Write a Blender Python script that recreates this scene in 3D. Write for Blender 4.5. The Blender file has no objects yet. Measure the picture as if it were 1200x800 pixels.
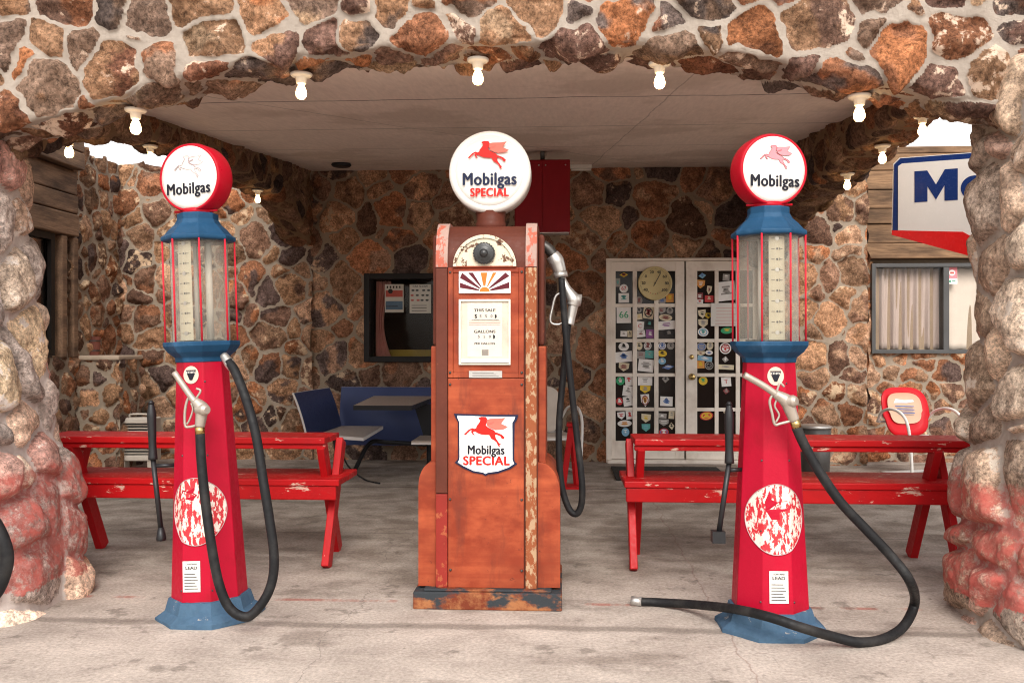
import bpy, bmesh, math, random
import numpy as np
from mathutils import Vector, Matrix
PI = math.pi; R = math.radians
S = bpy.context.scene
COL = S.collection

# ------------------------------------------------------------------ camera, sky, sun, exposure
FPX, YAW, EYE, HOR = 1064.0, R(3.2), 1.25, 403.0
cd = bpy.data.cameras.new('camera'); cam = bpy.data.objects.new('camera', cd); COL.objects.link(cam)
cam.location = (0, 0, EYE); cam.rotation_euler = (R(90), 0, YAW)
cd.lens = 36 * FPX / 1200; cd.sensor_width = 36; cd.shift_y = 0.0025
cd.clip_start = .05; cd.clip_end = 2000
S.camera = cam
w = bpy.data.worlds.new('World'); S.world = w; w.use_nodes = True
nt = w.node_tree; N = nt.nodes; L = nt.links
bg = N['Background']; sky = N.new('ShaderNodeTexSky'); sky.sky_type = 'NISHITA'; sky.sun_disc = False
sky.sun_elevation = R(40); sky.sun_rotation = R(172); sky.dust_density = 4; sky.air_density = 1.0; sky.ozone_density = .6
hs = N.new('ShaderNodeHueSaturation'); hs.inputs['Saturation'].default_value = .32
tc = N.new('ShaderNodeTexCoord'); cn = N.new('ShaderNodeTexNoise'); cn.inputs['Scale'].default_value = 3.2; cn.inputs['Detail'].default_value = 6
cr = N.new('ShaderNodeValToRGB'); cr.color_ramp.elements[0].position = .42; cr.color_ramp.elements[1].position = .62
mx = N.new('ShaderNodeMixRGB'); mx.inputs[2].default_value = (9, 8.8, 8.6, 1)
L.new(sky.outputs[0], hs.inputs['Color']); L.new(tc.outputs['Generated'], cn.inputs['Vector']); L.new(cn.outputs['Fac'], cr.inputs[0])
L.new(cr.outputs[0], mx.inputs[0]); L.new(hs.outputs[0], mx.inputs[1]); L.new(mx.outputs[0], bg.inputs[0])
bg.inputs[1].default_value = .15
sl = bpy.data.lights.new('sun', 'SUN'); sun = bpy.data.objects.new('sun', sl); COL.objects.link(sun)
sl.energy = 1.25; sl.angle = R(28); sl.color = (1, .95, .88)
sun.rotation_euler = (R(50), 0, R(8)) ; sun.location = (0, -5, 8)
S.view_settings.view_transform = 'Standard'; S.view_settings.look = 'None'; S.view_settings.gamma = 1
S.view_settings.use_curve_mapping = False; S.view_settings.exposure = 0.72
S.render.engine = 'CYCLES'; S.cycles.use_denoising = True; S.cycles.max_bounces = 8; S.cycles.diffuse_bounces = 5
S.cycles.sample_clamp_indirect = 6; S.cycles.caustics_reflective = False; S.cycles.caustics_refractive = False
S.cycles.transparent_max_bounces = 12; S.cycles.filter_width = 1.1

# ------------------------------------------------------------------ where a photo pixel lies on a real plane
CY, SY = math.cos(YAW), math.sin(YAW)
def PD(px, py, d):
    xn = (px - 600) / FPX
    return Vector((d * (CY * xn - SY), d * (SY * xn + CY), EYE + (HOR - py) / FPX * d))
def PY(px, py, Y):
    return PD(px, py, Y / (SY * (px - 600) / FPX + CY))
def PF(px, py, z=0.0): return PD(px, py, FPX * (EYE - z) / (py - HOR))

# ------------------------------------------------------------------ noise (numpy)
def _h(*k, s=0):
    n = np.uint64(1469598103934665603 + s * 7919)
    for a in k:
        n = (n ^ (np.asarray(a).astype(np.int64).astype(np.uint64))) * np.uint64(1099511628211)
        n = n ^ (n >> np.uint64(29))
    n = n * np.uint64(0x9E3779B97F4A7C15); n = n ^ (n >> np.uint64(32))
    return (n & np.uint64(0xFFFFFF)).astype(np.float64) / 0xFFFFFF
def vnoise(x, y, z=None, s=0):
    if z is None: z = np.zeros_like(x)
    xi, yi, zi = np.floor(x), np.floor(y), np.floor(z)
    fx, fy, fz = x - xi, y - yi, z - zi
    fx, fy, fz = [f * f * (3 - 2 * f) for f in (fx, fy, fz)]
    r = 0
    for a in (0, 1):
        for b in (0, 1):
            for c in (0, 1):
                wgt = (fx if a else 1 - fx) * (fy if b else 1 - fy) * (fz if c else 1 - fz)
                r = r + wgt * _h(xi + a, yi + b, zi + c, s=s)
    return r * 2 - 1
def fbm(x, y, z=None, o=4, s=0):
    r = 0; a = .5; f = 1
    for k in range(o):
        r = r + a * vnoise(x * f, y * f, None if z is None else z * f, s + k * 13); a *= .5; f *= 2.03
    return r
np.seterr(over='ignore')

# ------------------------------------------------------------------ materials
def new_mat(name):
    m = bpy.data.materials.new(name); m.use_nodes = True
    return m, m.node_tree.nodes, m.node_tree.links, m.node_tree.nodes['Principled BSDF']
def noise_node(nt_, scale, detail=5, vec=None, stretch=None, coord='Object', rough=.6):
    n, l = nt_.nodes, nt_.links
    t = n.new('ShaderNodeTexNoise'); t.inputs['Scale'].default_value = scale; t.inputs['Detail'].default_value = detail
    t.inputs['Roughness'].default_value = rough
    tcn = n.new('ShaderNodeTexCoord'); mp = n.new('ShaderNodeMapping')
    if stretch: mp.inputs['Scale'].default_value = stretch
    l.new(tcn.outputs[coord], mp.inputs[0]); l.new(mp.outputs[0], t.inputs['Vector'])
    return t
def ramp(nt_, src, p0, p1, c0=(0, 0, 0, 1), c1=(1, 1, 1, 1)):
    r = nt_.nodes.new('ShaderNodeValToRGB'); e = r.color_ramp.elements
    e[0].position, e[1].position = p0, p1; e[0].color, e[1].color = c0, c1
    nt_.links.new(src, r.inputs[0]); return r
def mixc(nt_, fac, a, b, mode='MIX'):
    m = nt_.nodes.new('ShaderNodeMixRGB'); m.blend_type = mode
    for i, v in enumerate((fac, a, b)):
        if isinstance(v, (int, float)): m.inputs[i].default_value = v
        elif isinstance(v, tuple): m.inputs[i].default_value = v if len(v) == 4 else (*v, 1)
        else: nt_.links.new(v, m.inputs[i])
    return m.outputs[0]
def bump(nt_, src, strength, dist=.01):
    b = nt_.nodes.new('ShaderNodeBump'); b.inputs['Strength'].default_value = strength; b.inputs['Distance'].default_value = dist
    nt_.links.new(src, b.inputs['Height']); nt_.links.new(b.outputs[0], nt_.nodes['Principled BSDF'].inputs['Normal'])
_M = {}
def paint(name, col, rough=.45, metal=0, var=.25, scale=6, bmp=.15, chip=None, chip_at=.68, chip_scale=14, stretch=None, dirt=None, coat=0):
    """painted or plain surface: mottled base colour, optional chips of another colour, optional grime"""
    if name in _M: return _M[name]
    m, n, l, b = new_mat(name); t = m.node_tree
    n1 = noise_node(t, scale, 6, stretch=stretch)
    c = mixc(t, n1.outputs['Fac'], tuple(x * (1 - var) for x in col), tuple(min(1, x * (1 + var)) for x in col))
    if dirt:
        n3 = noise_node(t, scale * .7 + 1.3, 7); r3 = ramp(t, n3.outputs['Fac'], .5, .72)
        mm = n.new('ShaderNodeMath'); mm.operation = 'MULTIPLY'; mm.inputs[1].default_value = dirt[1]; l.new(r3.outputs[0], mm.inputs[0])
        c = mixc(t, mm.outputs[0], c, dirt[0])
    if chip:
        n2 = noise_node(t, chip_scale, 9, stretch=stretch, rough=.7); r2 = ramp(t, n2.outputs['Fac'], chip_at, chip_at + .03)
        c = mixc(t, r2.outputs[0], c, chip)
    l.new(c, b.inputs['Base Color'])
    n4 = noise_node(t, 45, 4); rr = ramp(t, n4.outputs['Fac'], .3, .7, (rough * .75,) * 3 + (1,), (min(1, rough * 1.25),) * 3 + (1,))
    l.new(rr.outputs[0], b.inputs['Roughness']); b.inputs['Metallic'].default_value = metal; b.inputs['Specular IOR Level'].default_value = .5 if metal else .17
    if coat: b.inputs['Coat Weight'].default_value = coat
    if bmp: bump(t, n4.outputs['Fac'], bmp, .004)
    _M[name] = m; return m
def emit(name, col, s):
    m, n, l, b = new_mat(name); b.inputs['Base Color'].default_value = (*col, 1)
    b.inputs['Emission Color'].default_value = (*col, 1); b.inputs['Emission Strength'].default_value = s; return m

def stone_mat(name, mortar, white=(.62, .52, .42), white_at=.60, grime=None, paint_band=None, pits=1.0, wash=0.0, sat=1.0):
    m, n, l, b = new_mat(name); t = m.node_tree
    ac = n.new('ShaderNodeAttribute'); ac.attribute_name = 'stone_colour'
    am = n.new('ShaderNodeAttribute'); am.attribute_name = 'stone_mask'
    ar = n.new('ShaderNodeAttribute'); ar.attribute_name = 'stone_random'
    fine = noise_node(t, 55, 8, rough=.75); mid = noise_node(t, 11, 8, rough=.65); big = noise_node(t, 4.5, 5)
    hsn = n.new('ShaderNodeHueSaturation'); hsn.inputs['Saturation'].default_value = sat; l.new(ac.outputs['Color'], hsn.inputs['Color'])
    c = mixc(t, 1.0, hsn.outputs[0], ramp(t, fine.outputs['Fac'], .36, .66, (.38, .37, .36, 1), (1.55, 1.5, 1.45, 1)).outputs[0], 'MULTIPLY')
    c = mixc(t, 1.0, c, ramp(t, mid.outputs['Fac'], .36, .64, (.55, .52, .50, 1), (1.35, 1.35, 1.35, 1)).outputs[0], 'MULTIPLY')
    ck = noise_node(t, 3.5, 9, rough=.72); k1 = n.new('ShaderNodeMath'); k1.operation = 'SUBTRACT'; k1.inputs[1].default_value = .5; l.new(ck.outputs['Fac'], k1.inputs[0])
    k2 = n.new('ShaderNodeMath'); k2.operation = 'ABSOLUTE'; l.new(k1.outputs[0], k2.inputs[0])
    c = mixc(t, 1.0, c, ramp(t, k2.outputs[0], .002, .010, (.45, .42, .4, 1), (1, 1, 1, 1)).outputs[0], 'MULTIPLY')
    # pale mineral crust on some of the stones
    th = n.new('ShaderNodeMath'); th.operation = 'MULTIPLY_ADD'; th.inputs[1].default_value = .28; th.inputs[2].default_value = -.12
    l.new(ar.outputs['Fac'], th.inputs[0])
    ad = n.new('ShaderNodeMath'); ad.operation = 'ADD'; l.new(mid.outputs['Fac'], ad.inputs[0]); l.new(th.outputs[0], ad.inputs[1])
    rw = ramp(t, ad.outputs[0], white_at, white_at + .05)
    c = mixc(t, rw.outputs[0], c, white)
    # vesicles
    vo = n.new('ShaderNodeTexVoronoi'); vo.inputs['Scale'].default_value = 95
    tcn = n.new('ShaderNodeTexCoord'); l.new(tcn.outputs['Object'], vo.inputs['Vector'])
    rv = ramp(t, vo.outputs['Distance'], .12, .3, (.35, .3, .28, 1), (1, 1, 1, 1))
    c = mixc(t, .55 * pits, c, rv.outputs[0], 'MULTIPLY')
    mc = mixc(t, fine.outputs['Fac'], tuple(x * .72 for x in mortar), tuple(min(1, x * 1.3) for x in mortar))
    mc = mixc(t, ramp(t, big.outputs['Fac'], .45, .75).outputs[0], mc, tuple(x * .8 for x in mortar))
    a2 = n.new('ShaderNodeMath'); a2.operation = 'MULTIPLY_ADD'; a2.inputs[1].default_value = .5; l.new(fine.outputs['Fac'], a2.inputs[0]); l.new(am.outputs['Fac'], a2.inputs[2])
    rm = ramp(t, a2.outputs[0], .62, .85)
    c = mixc(t, rm.outputs[0], mc, c)
    if wash:
        wn = noise_node(t, 7, 8, rough=.7); rw2 = ramp(t, wn.outputs['Fac'], .40, .66)
        mw = n.new('ShaderNodeMath'); mw.operation = 'MULTIPLY'; mw.inputs[1].default_value = wash; l.new(rw2.outputs[0], mw.inputs[0])
        c = mixc(t, mw.outputs[0], c, (.78, .68, .62, 1))
    if paint_band:
        z0, col = paint_band
        sx = n.new('ShaderNodeSeparateXYZ'); l.new(tcn.outputs['Object'], sx.inputs[0])
        pn = noise_node(t, 9, 8, rough=.7); ma = n.new('ShaderNodeMath'); ma.operation = 'MULTIPLY_ADD'; ma.inputs[1].default_value = -.25
        l.new(pn.outputs['Fac'], ma.inputs[0]); l.new(sx.outputs['Z'], ma.inputs[2])
        rp = ramp(t, ma.outputs[0], 0, 1); rp.color_ramp.interpolation = 'LINEAR'
        e = rp.color_ramp.elements; e[0].position = z0 - .15; e[0].color = (1, 1, 1, 1); e[1].position = z0 - .11; e[1].color = (0, 0, 0, 1)
        wear = noise_node(t, 16, 9, rough=.75); rwr = ramp(t, wear.outputs['Fac'], .47, .60, (1, 1, 1, 1), (.18, .18, .18, 1))
        lowf = ramp(t, ma.outputs[0], -.17, -.12, (0, 0, 0, 1), (1, 1, 1, 1))
        pf = mixc(t, 1.0, rp.outputs[0], rwr.outputs[0], 'MULTIPLY'); pf = mixc(t, 1.0, pf, lowf.outputs[0], 'MULTIPLY')
        pc = mixc(t, ramp(t, mid.outputs['Fac'], .35, .65).outputs[0], tuple(x * 1.1 for x in col), tuple(x * .6 for x in col))
        pf = mixc(t, 1.0, pf, (.82, .82, .82, 1), 'MULTIPLY')
        c = mixc(t, pf, c, pc)
    l.new(c, b.inputs['Base Color']); b.inputs['Roughness'].default_value = .88
    b.inputs['Specular IOR Level'].default_value = .12
    hh = n.new('ShaderNodeMath'); hh.operation = 'MULTIPLY_ADD'; hh.inputs[1].default_value = .5
    l.new(mid.outputs['Fac'], hh.inputs[0]); l.new(fine.outputs['Fac'], hh.inputs[2])
    h2 = n.new('ShaderNodeMath'); h2.operation = 'MULTIPLY_ADD'; h2.inputs[1].default_value = .35 * pits
    l.new(rv.outputs[0], h2.inputs[0]); l.new(hh.outputs[0], h2.inputs[2])
    bump(t, h2.outputs[0], .75, .012)
    return m

def wood_mat(name, dark, light, along='X'):
    m, n, l, b = new_mat(name); t = m.node_tree
    st = {'X': (1, 14, 14), 'Y': (14, 1, 14), 'Z': (14, 14, 1)}[along]
    g = noise_node(t, 5, 9, stretch=st, rough=.7); g2 = noise_node(t, 1.6, 4, stretch=tuple(x ** .5 for x in st))
    c = mixc(t, ramp(t, g.outputs['Fac'], .32, .68).outputs[0], dark, light)
    c = mixc(t, ramp(t, g2.outputs['Fac'], .4, .7).outputs[0], c, tuple(x * .45 for x in dark))
    l.new(c, b.inputs['Base Color']); b.inputs['Roughness'].default_value = .85; bump(t, g.outputs['Fac'], .6, .01)
    return m

# ------------------------------------------------------------------ mesh builder
class MB:
    def __init__(s): s.v = []; s.f = []; s.m = []; s.sm = []
    def add(s, vs, fs, mi=0, M=None, smooth=False):
        o = len(s.v)
        s.v += [tuple(M @ Vector(p)) if M is not None else tuple(p) for p in vs]
        for f in fs: s.f.append([i + o for i in f]); s.m.append(mi); s.sm.append(smooth)
        return s
    def box(s, x0, x1, y0, y1, z0, z1, mi=0, M=None):
        vs = [(x, y, z) for x in (x0, x1) for y in (y0, y1) for z in (z0, z1)]
        return s.add(vs, [(0, 1, 3, 2), (4, 6, 7, 5), (0, 4, 5, 1), (2, 3, 7, 6), (0, 2, 6, 4), (1, 5, 7, 3)], mi, M)
    def beam(s, a, b, wd, th, up=(0, 0, 1), mi=0, ext=0):
        a, b = Vector(a), Vector(b); d = (b - a); ln = d.length; d.normalize(); a = a - d * ext; ln += 2 * ext
        x = d.cross(Vector(up)); x = x.normalized() if x.length > 1e-6 else Vector((1, 0, 0)); z = x.cross(d)
        M = Matrix((x, d, z)).transposed().to_4x4(); M.translation = a
        return s.box(-wd / 2, wd / 2, 0, ln, -th / 2, th / 2, mi, M)
    def lathe(s, prof, n=32, mi=0, M=None, ph=0, smooth=True, cap=True, a0=0, a1=2 * PI):
        full = abs(a1 - a0 - 2 * PI) < 1e-6; k = n if full else n + 1
        vs = [(r * math.sin(a0 + ph + (a1 - a0) * i / n), -r * math.cos(a0 + ph + (a1 - a0) * i / n), z) for r, z in prof for i in range(k)]
        fs = [(j * k + i, j * k + (i + 1) % k, (j + 1) * k + (i + 1) % k, (j + 1) * k + i) for j in range(len(prof) - 1) for i in range(n)]
        s.add(vs, fs, mi, M, smooth)
        if cap and full:
            for j, (r, z) in ((0, prof[0]), (len(prof) - 1, prof[-1])):
                if r > 1e-4:
                    fc = list(range(j * k, (j + 1) * k)); o = len(s.v) - len(vs)
                    s.f.append([o + q for q in (fc[::-1] if j == 0 else fc)]); s.m.append(mi); s.sm.append(False)
        return s
    def tube(s, pts, r, n=12, mi=0, res=6, cap=True, smooth=True, curve=True):
        P = [Vector(p) for p in pts]; rr = r if isinstance(r, (list, tuple)) else [r] * len(P); Q = []; RR = []
        if curve and len(P) > 2:
            E = [2 * P[0] - P[1]] + P + [2 * P[-1] - P[-2]]
            for i in range(1, len(E) - 2):
                for k in range(res):
                    t = k / res; a, b, c, d = E[i - 1:i + 3]
                    Q.append(.5 * ((2 * b) + (c - a) * t + (2 * a - 5 * b + 4 * c - d) * t * t + (3 * b - a - 3 * c + d) * t ** 3))
                    RR.append(rr[i - 1] * (1 - t) + rr[i] * t)
            Q.append(P[-1]); RR.append(rr[-1])
        else: Q, RR = P, rr
        T = [(Q[min(i + 1, len(Q) - 1)] - Q[max(i - 1, 0)]).normalized() for i in range(len(Q))]
        x = T[0].orthogonal().normalized(); vs = []
        for q, t, ra in zip(Q, T, RR):
            x = (x - t * x.dot(t)).normalized(); y = t.cross(x)
            vs += [tuple(q + (x * math.cos(2 * PI * i / n) + y * math.sin(2 * PI * i / n)) * ra) for i in range(n)]
        k = len(Q)
        fs = [(j * n + i, j * n + (i + 1) % n, (j + 1) * n + (i + 1) % n, (j + 1) * n + i) for j in range(k - 1) for i in range(n)]
        s.add(vs, fs, mi, None, smooth)
        if cap:
            o = len(s.v) - len(vs)
            s.f.append([o + i for i in range(n)][::-1]); s.m.append(mi); s.sm.append(False)
            s.f.append([o + (k - 1) * n + i for i in range(n)]); s.m.append(mi); s.sm.append(False)
        return s
    def prism(s, poly, y0, y1, mi=0, M=None, side=True):
        """polygon in x,z ; extruded from y0 (front) to y1"""
        from mathutils.geometry import tessellate_polygon
        n = len(poly); tr = tessellate_polygon([[Vector((p[0], p[1], 0)) for p in poly]])
        vs = [(p[0], y0, p[1]) for p in poly] + [(p[0], y1, p[1]) for p in poly]
        fs = [tuple(t) for t in tr] + [tuple(i + n for i in t[::-1]) for t in tr]
        if side: fs += [(i, (i + 1) % n, n + (i + 1) % n, n + i) for i in range(n)]
        return s.add(vs, fs, mi, M)
    def build(s, name, mats, parent=None, bevel=0, fixn=True, seg=2):
        me = bpy.data.meshes.new(name); me.from_pydata(s.v, [], s.f)
        mats = mats if isinstance(mats, (list, tuple)) else [mats]
        for m in mats: me.materials.append(m)
        me.polygons.foreach_set('material_index', s.m); me.polygons.foreach_set('use_smooth', s.sm)
        if fixn:
            bm = bmesh.new(); bm.from_mesh(me); bmesh.ops.recalc_face_normals(bm, faces=bm.faces); bm.to_mesh(me); bm.free()
        o = bpy.data.objects.new(name, me); COL.objects.link(o)
        if parent: o.parent = parent
        if bevel:
            md = o.modifiers.new('bevel', 'BEVEL'); md.width = bevel; md.segments = seg; md.limit_method = 'ANGLE'; md.angle_limit = R(40)
            md.harden_normals = False
        return o
def rect(x0, x1, z0, z1): return [(x0, z0), (x1, z0), (x1, z1), (x0, z1)]
def disc(cx, cz, r, n=28, rz=None): return [(cx + r * math.cos(2 * PI * i / n), cz + (rz or r) * math.sin(2 * PI * i / n)) for i in range(n)]
def MT(loc=(0, 0, 0), rx=0, ry=0, rz=0, sc=1):
    return Matrix.Translation(loc) @ Matrix.Rotation(rz, 4, 'Z') @ Matrix.Rotation(ry, 4, 'Y') @ Matrix.Rotation(rx, 4, 'X') @ Matrix.Scale(sc, 4)

def tag(o, label=None, cat=None, group=None, kind=None):
    if label: o['label'] = label
    if cat: o['category'] = cat
    if group: o['group'] = group
    if kind: o['kind'] = kind
    return o
def thing(name, label, cat, loc=(0, 0, 0), rz=0, group=None, rot=None):
    o = bpy.data.objects.new(name, None); COL.objects.link(o); o.empty_display_size = .1
    o.location = loc; o.rotation_euler = rot or (0, 0, rz); return tag(o, label, cat, group)
def copy_tree(o, parent=None):
    c = o.copy(); COL.objects.link(c); c.parent = parent
    for ch in list(o.children): copy_tree(ch, c)
    return c
def inv(root):
    M = Matrix.Translation(root.location) @ root.rotation_euler.to_matrix().to_4x4()
    return M.inverted()

_tc = {}
def text_verts(txt, size, off=0.0, sx=1.0, align='CENTER', spacing=1.0):
    """flat lettering as (verts in x,z ; faces)"""
    key = (txt, size, off, sx, align, spacing)
    if key in _tc: return _tc[key]
    c = bpy.data.curves.new('txt', 'FONT'); c.body = txt; c.size = size; c.offset = off; c.align_x = align; c.align_y = 'CENTER'
    c.space_character = spacing; c.resolution_u = 4
    o = bpy.data.objects.new('txt', c); COL.objects.link(o)
    dg = bpy.context.evaluated_depsgraph_get(); me = bpy.data.meshes.new_from_object(o.evaluated_get(dg))
    vs = [(v.co.x * sx, v.co.y) for v in me.vertices]; fs = [tuple(p.vertices) for p in me.polygons]
    COL.objects.unlink(o); bpy.data.objects.remove(o); bpy.data.curves.remove(c); bpy.data.meshes.remove(me)
    _tc[key] = (vs, fs); return vs, fs
def add_text(mb, txt, size, x, y, z, off=0.0, sx=1.0, mi=0, M=None, spacing=1.0, align='CENTER', surf=None):
    vs, fs = text_verts(txt, size, 0.0, sx, align, spacing)
    sh = [(0, 0)] if off <= 0 else [(-off, 0), (off, 0), (0, off * .6), (0, -off * .6)] if off > .0015 else [(-off, 0), (off, 0)]
    for k, (dx, dz) in enumerate(sh):
        P = [(x + a + dx, (surf(x + a, z + b) if surf else y) - k * .00015, z + b + dz) for a, b in vs]
        mb.add(P, fs, mi, M)
    return mb

# ------------------------------------------------------------------ stone sheets: real relief, every stone its own colour
PAL_ARCH = [(.30, .135, .075), (.36, .205, .12), (.22, .15, .115), (.13, .10, .09), (.36, .15, .07), (.17, .10, .08), (.42, .29, .19), (.28, .19, .14), (.24, .11, .07), (.32, .19, .115), (.25, .165, .12), (.20, .12, .09)]
PAL_WALL = [(.27, .15, .085), (.36, .235, .14), (.17, .11, .075), (.10, .08, .07), (.37, .185, .095), (.29, .195, .13), (.42, .30, .19), (.23, .155, .105)]
PAL_OUT = [(.28, .15, .085), (.38, .25, .15), (.19, .125, .09), (.11, .085, .075), (.35, .17, .085), (.32, .225, .145), (.46, .33, .22), (.24, .16, .11), (.40, .27, .16)]
PAL_PIL = [(.70, .50, .38), (.66, .40, .34), (.50, .42, .38), (.72, .56, .38), (.60, .33, .28), (.42, .36, .33), (.74, .60, .48)]
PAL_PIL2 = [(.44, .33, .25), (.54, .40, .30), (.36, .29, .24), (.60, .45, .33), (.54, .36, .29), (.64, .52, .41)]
PAL_WALL = [(r_ * 1.16, g_ * 1.04, b_ * 1.06) for r_, g_, b_ in PAL_WALL]; PAL_OUT = [(r_ * 1.08, g_ * .95, b_ * .95) for r_, g_, b_ in PAL_OUT]
PAL_PIL = [(min(.85, r_ * 1.14), g_ * 1.14, b_ * 1.14) for r_, g_, b_ in PAL_PIL]
def sstep(a, b, x):
    t = np.clip((x - a) / (b - a), 0, 1); return t * t * (3 - 2 * t)
def stones(name, P, Nn, U, V, mat, parent, cell=(.24, .18), seed=1, amp=.03, gap=.014, pal=PAL_ARCH, wrap=None, skip=None,
           rnd=.02, wvar=.35, closed_u=False, big=0.0, tilt=.12, rough=1.0, soft=70, facet=1.7, blend=1):
    nv, nu = U.shape; sh = U.shape
    u = (U + .05 * fbm(U * 8, V * 8, s=seed + 50)).ravel() if wrap is None else (U + .05 * fbm(P[..., 0] * 5, P[..., 1] * 5, P[..., 2] * 5, 4, seed + 50)).ravel()
    v = (V + .05 * fbm(U * 8 + 9, V * 8, s=seed + 90)).ravel() if wrap is None else (V + .05 * fbm(P[..., 0] * 5 + 9, P[..., 1] * 5, P[..., 2] * 5, 4, seed + 90)).ravel()
    cw, ch = cell; gj = np.floor(v / ch); D = []; SX = []; SYy = []; ID = []
    for oj in range(-2, 3):
        cj = gj + oj; off = .5 * (np.mod(cj, 2)); gi = np.floor(u / cw - off)
        for oi in range(-2, 3):
            ci = gi + oi; hi = np.mod(ci, wrap) if wrap else ci
            hx, hy, hw = _h(hi, cj, s=seed), _h(hi, cj, s=seed + 1), _h(hi, cj, s=seed + 2)
            sx = (ci + .5 + off + .8 * (hx - .5)) * cw; sy = (cj + .5 + .8 * (hy - .5)) * ch
            D.append((u - sx) ** 2 + (v - sy) ** 2 - (hw - .5) * wvar * cw * ch); SX.append(sx); SYy.append(sy); ID.append((hi, cj))
    D = np.array(D); SX = np.array(SX); SYy = np.array(SYy); k = D.argmin(0); ar = np.arange(u.size)
    d0, s0, t0 = D[k, ar], SX[k, ar], SYy[k, ar]
    dist = np.sqrt((SX - s0) ** 2 + (SYy - t0) ** 2); dist[k, ar] = 1
    E = (D - d0) / (2 * dist); E[k, ar] = 10
    e = -np.log(np.exp(-soft * E).sum(0)) / soft
    HI = np.array([np.broadcast_to(a[0], u.shape) for a in ID])[k, ar]; HJ = np.array([a[1] for a in ID])[k, ar]
    h1, h2, h3, h4, h5, h6 = [_h(HI, HJ, s=seed + 20 + q) for q in range(6)]
    p3 = P.reshape(-1, 3); nx, ny, nz = p3[:, 0], p3[:, 1], p3[:, 2]
    rid = .35 - np.abs(fbm(nx * 5.5, ny * 5.5, nz * 5.5, 4, seed + 5)) * 2.2
    f1 = fbm(nx * 9, ny * 9, nz * 9, 4, seed + 3) * .7 + rid * .45; f2 = fbm(nx * 34, ny * 34, nz * 34, 3, seed + 7)
    t = e - gap * (.6 + .9 * h1) + f2 * .006
    m = sstep(-.002, .007, t); prof = 1 - np.exp(-np.maximum(t, 0) / rnd)
    A = amp * (.45 + h2 * .9)
    du, dv = u - s0, v - t0; fc = None
    for q_ in range(4):
        ga = 2 * PI * (_h(HI, HJ, s=seed + 40 + q_) * .6 + q_ * .25); gs = tilt * (.5 + 1.6 * _h(HI, HJ, s=seed + 50 + q_)); pl_ = _h(HI, HJ, s=seed + 60 + q_) * .25 * ch * tilt - gs * (np.cos(ga) * du + np.sin(ga) * dv)
        fc = pl_ if fc is None else np.minimum(fc, pl_)
    h = m * (A * prof + fc * prof * facet + f1 * amp * .55 * rough * prof + f2 * amp * .28 * rough)
    h = h + (1 - m) * (f2 * .006 + f1 * .006)
    if big: h = h + big * fbm(nx * 2.3, ny * 2.3, nz * 2.3, 3, seed + 31)
    pos = p3 + Nn.reshape(-1, 3) * h[:, None]
    pal = np.array(pal); c = pal[(h5 * len(pal) * .9999).astype(int)]; c2 = pal[(h6 * len(pal) * .9999).astype(int)]
    mixf = sstep(.05, .22, fbm(nx * 6, ny * 6, nz * 6, 4, seed + 77) + (h3 - .5) * .5)[:, None]
    mixf = mixf * blend
    c = (c * (1 - mixf) + c2 * mixf) * (.72 + .56 * h4)[:, None]
    me = bpy.data.meshes.new(name); nf = (nu - 1) * (nv - 1) + ((nv - 1) if closed_u else 0)
    idx = np.arange(nu * nv).reshape(nv, nu)
    if closed_u: idx = np.concatenate([idx, idx[:, :1]], 1)
    q = np.stack([idx[:-1, :-1], idx[:-1, 1:], idx[1:, 1:], idx[1:, :-1]], -1).reshape(-1, 4)
    if skip is not None:
        cc = p3[q].mean(1); q = q[~skip(cc)]
    me.vertices.add(len(pos)); me.vertices.foreach_set('co', pos.ravel())
    me.loops.add(q.size); me.loops.foreach_set('vertex_index', q.ravel().astype(np.int32))
    me.polygons.add(len(q)); me.polygons.foreach_set('loop_start', np.arange(0, q.size, 4, dtype=np.int32))
    try: me.polygons.foreach_set('loop_total', np.full(len(q), 4, dtype=np.int32))
    except Exception: pass
    me.update(calc_edges=True); me.validate()
    me.polygons.foreach_set('use_smooth', np.ones(len(me.polygons), bool))
    a = me.attributes.new('stone_colour', 'FLOAT_COLOR', 'POINT'); a.data.foreach_set('color', np.concatenate([c, np.ones((len(c), 1))], 1).ravel())
    a = me.attributes.new('stone_mask', 'FLOAT', 'POINT'); a.data.foreach_set('value', m)
    a = me.attributes.new('stone_random', 'FLOAT', 'POINT'); a.data.foreach_set('value', h1 * .4 + h6 * .6)
    me.materials.append(mat); me.update()
    o = bpy.data.objects.new(name, me); COL.objects.link(o); o.parent = parent
    return o
def grid_wall(name, p0, p1, z0, z1, res, mat, parent, ztop=None, uoff=0, normal=None, **kw):
    """vertical wall from p0 to p1 (x,y), z0..z1; its relief faces `normal`; the outline of the top may be ragged"""
    p0, p1 = np.array(p0, float), np.array(p1, float); ln = np.linalg.norm(p1 - p0)
    nu = int(ln / res) + 1; nv = int((z1 - z0) / res) + 1
    a = np.linspace(0, 1, nu); b = np.linspace(0, 1, nv)
    zt = np.full(nu, z1) if ztop is None else ztop(a * ln)
    U = np.tile(a * ln + uoff, (nv, 1)); Z = z0 + b[:, None] * (zt[None, :] - z0)
    P = np.stack([p0[0] + (p1[0] - p0[0]) * np.tile(a, (nv, 1)), p0[1] + (p1[1] - p0[1]) * np.tile(a, (nv, 1)), Z], -1)
    Nn = np.broadcast_to(np.array(normal, float), P.shape)
    return stones(name, P, Nn, U, Z, mat, parent, **kw)

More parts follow.
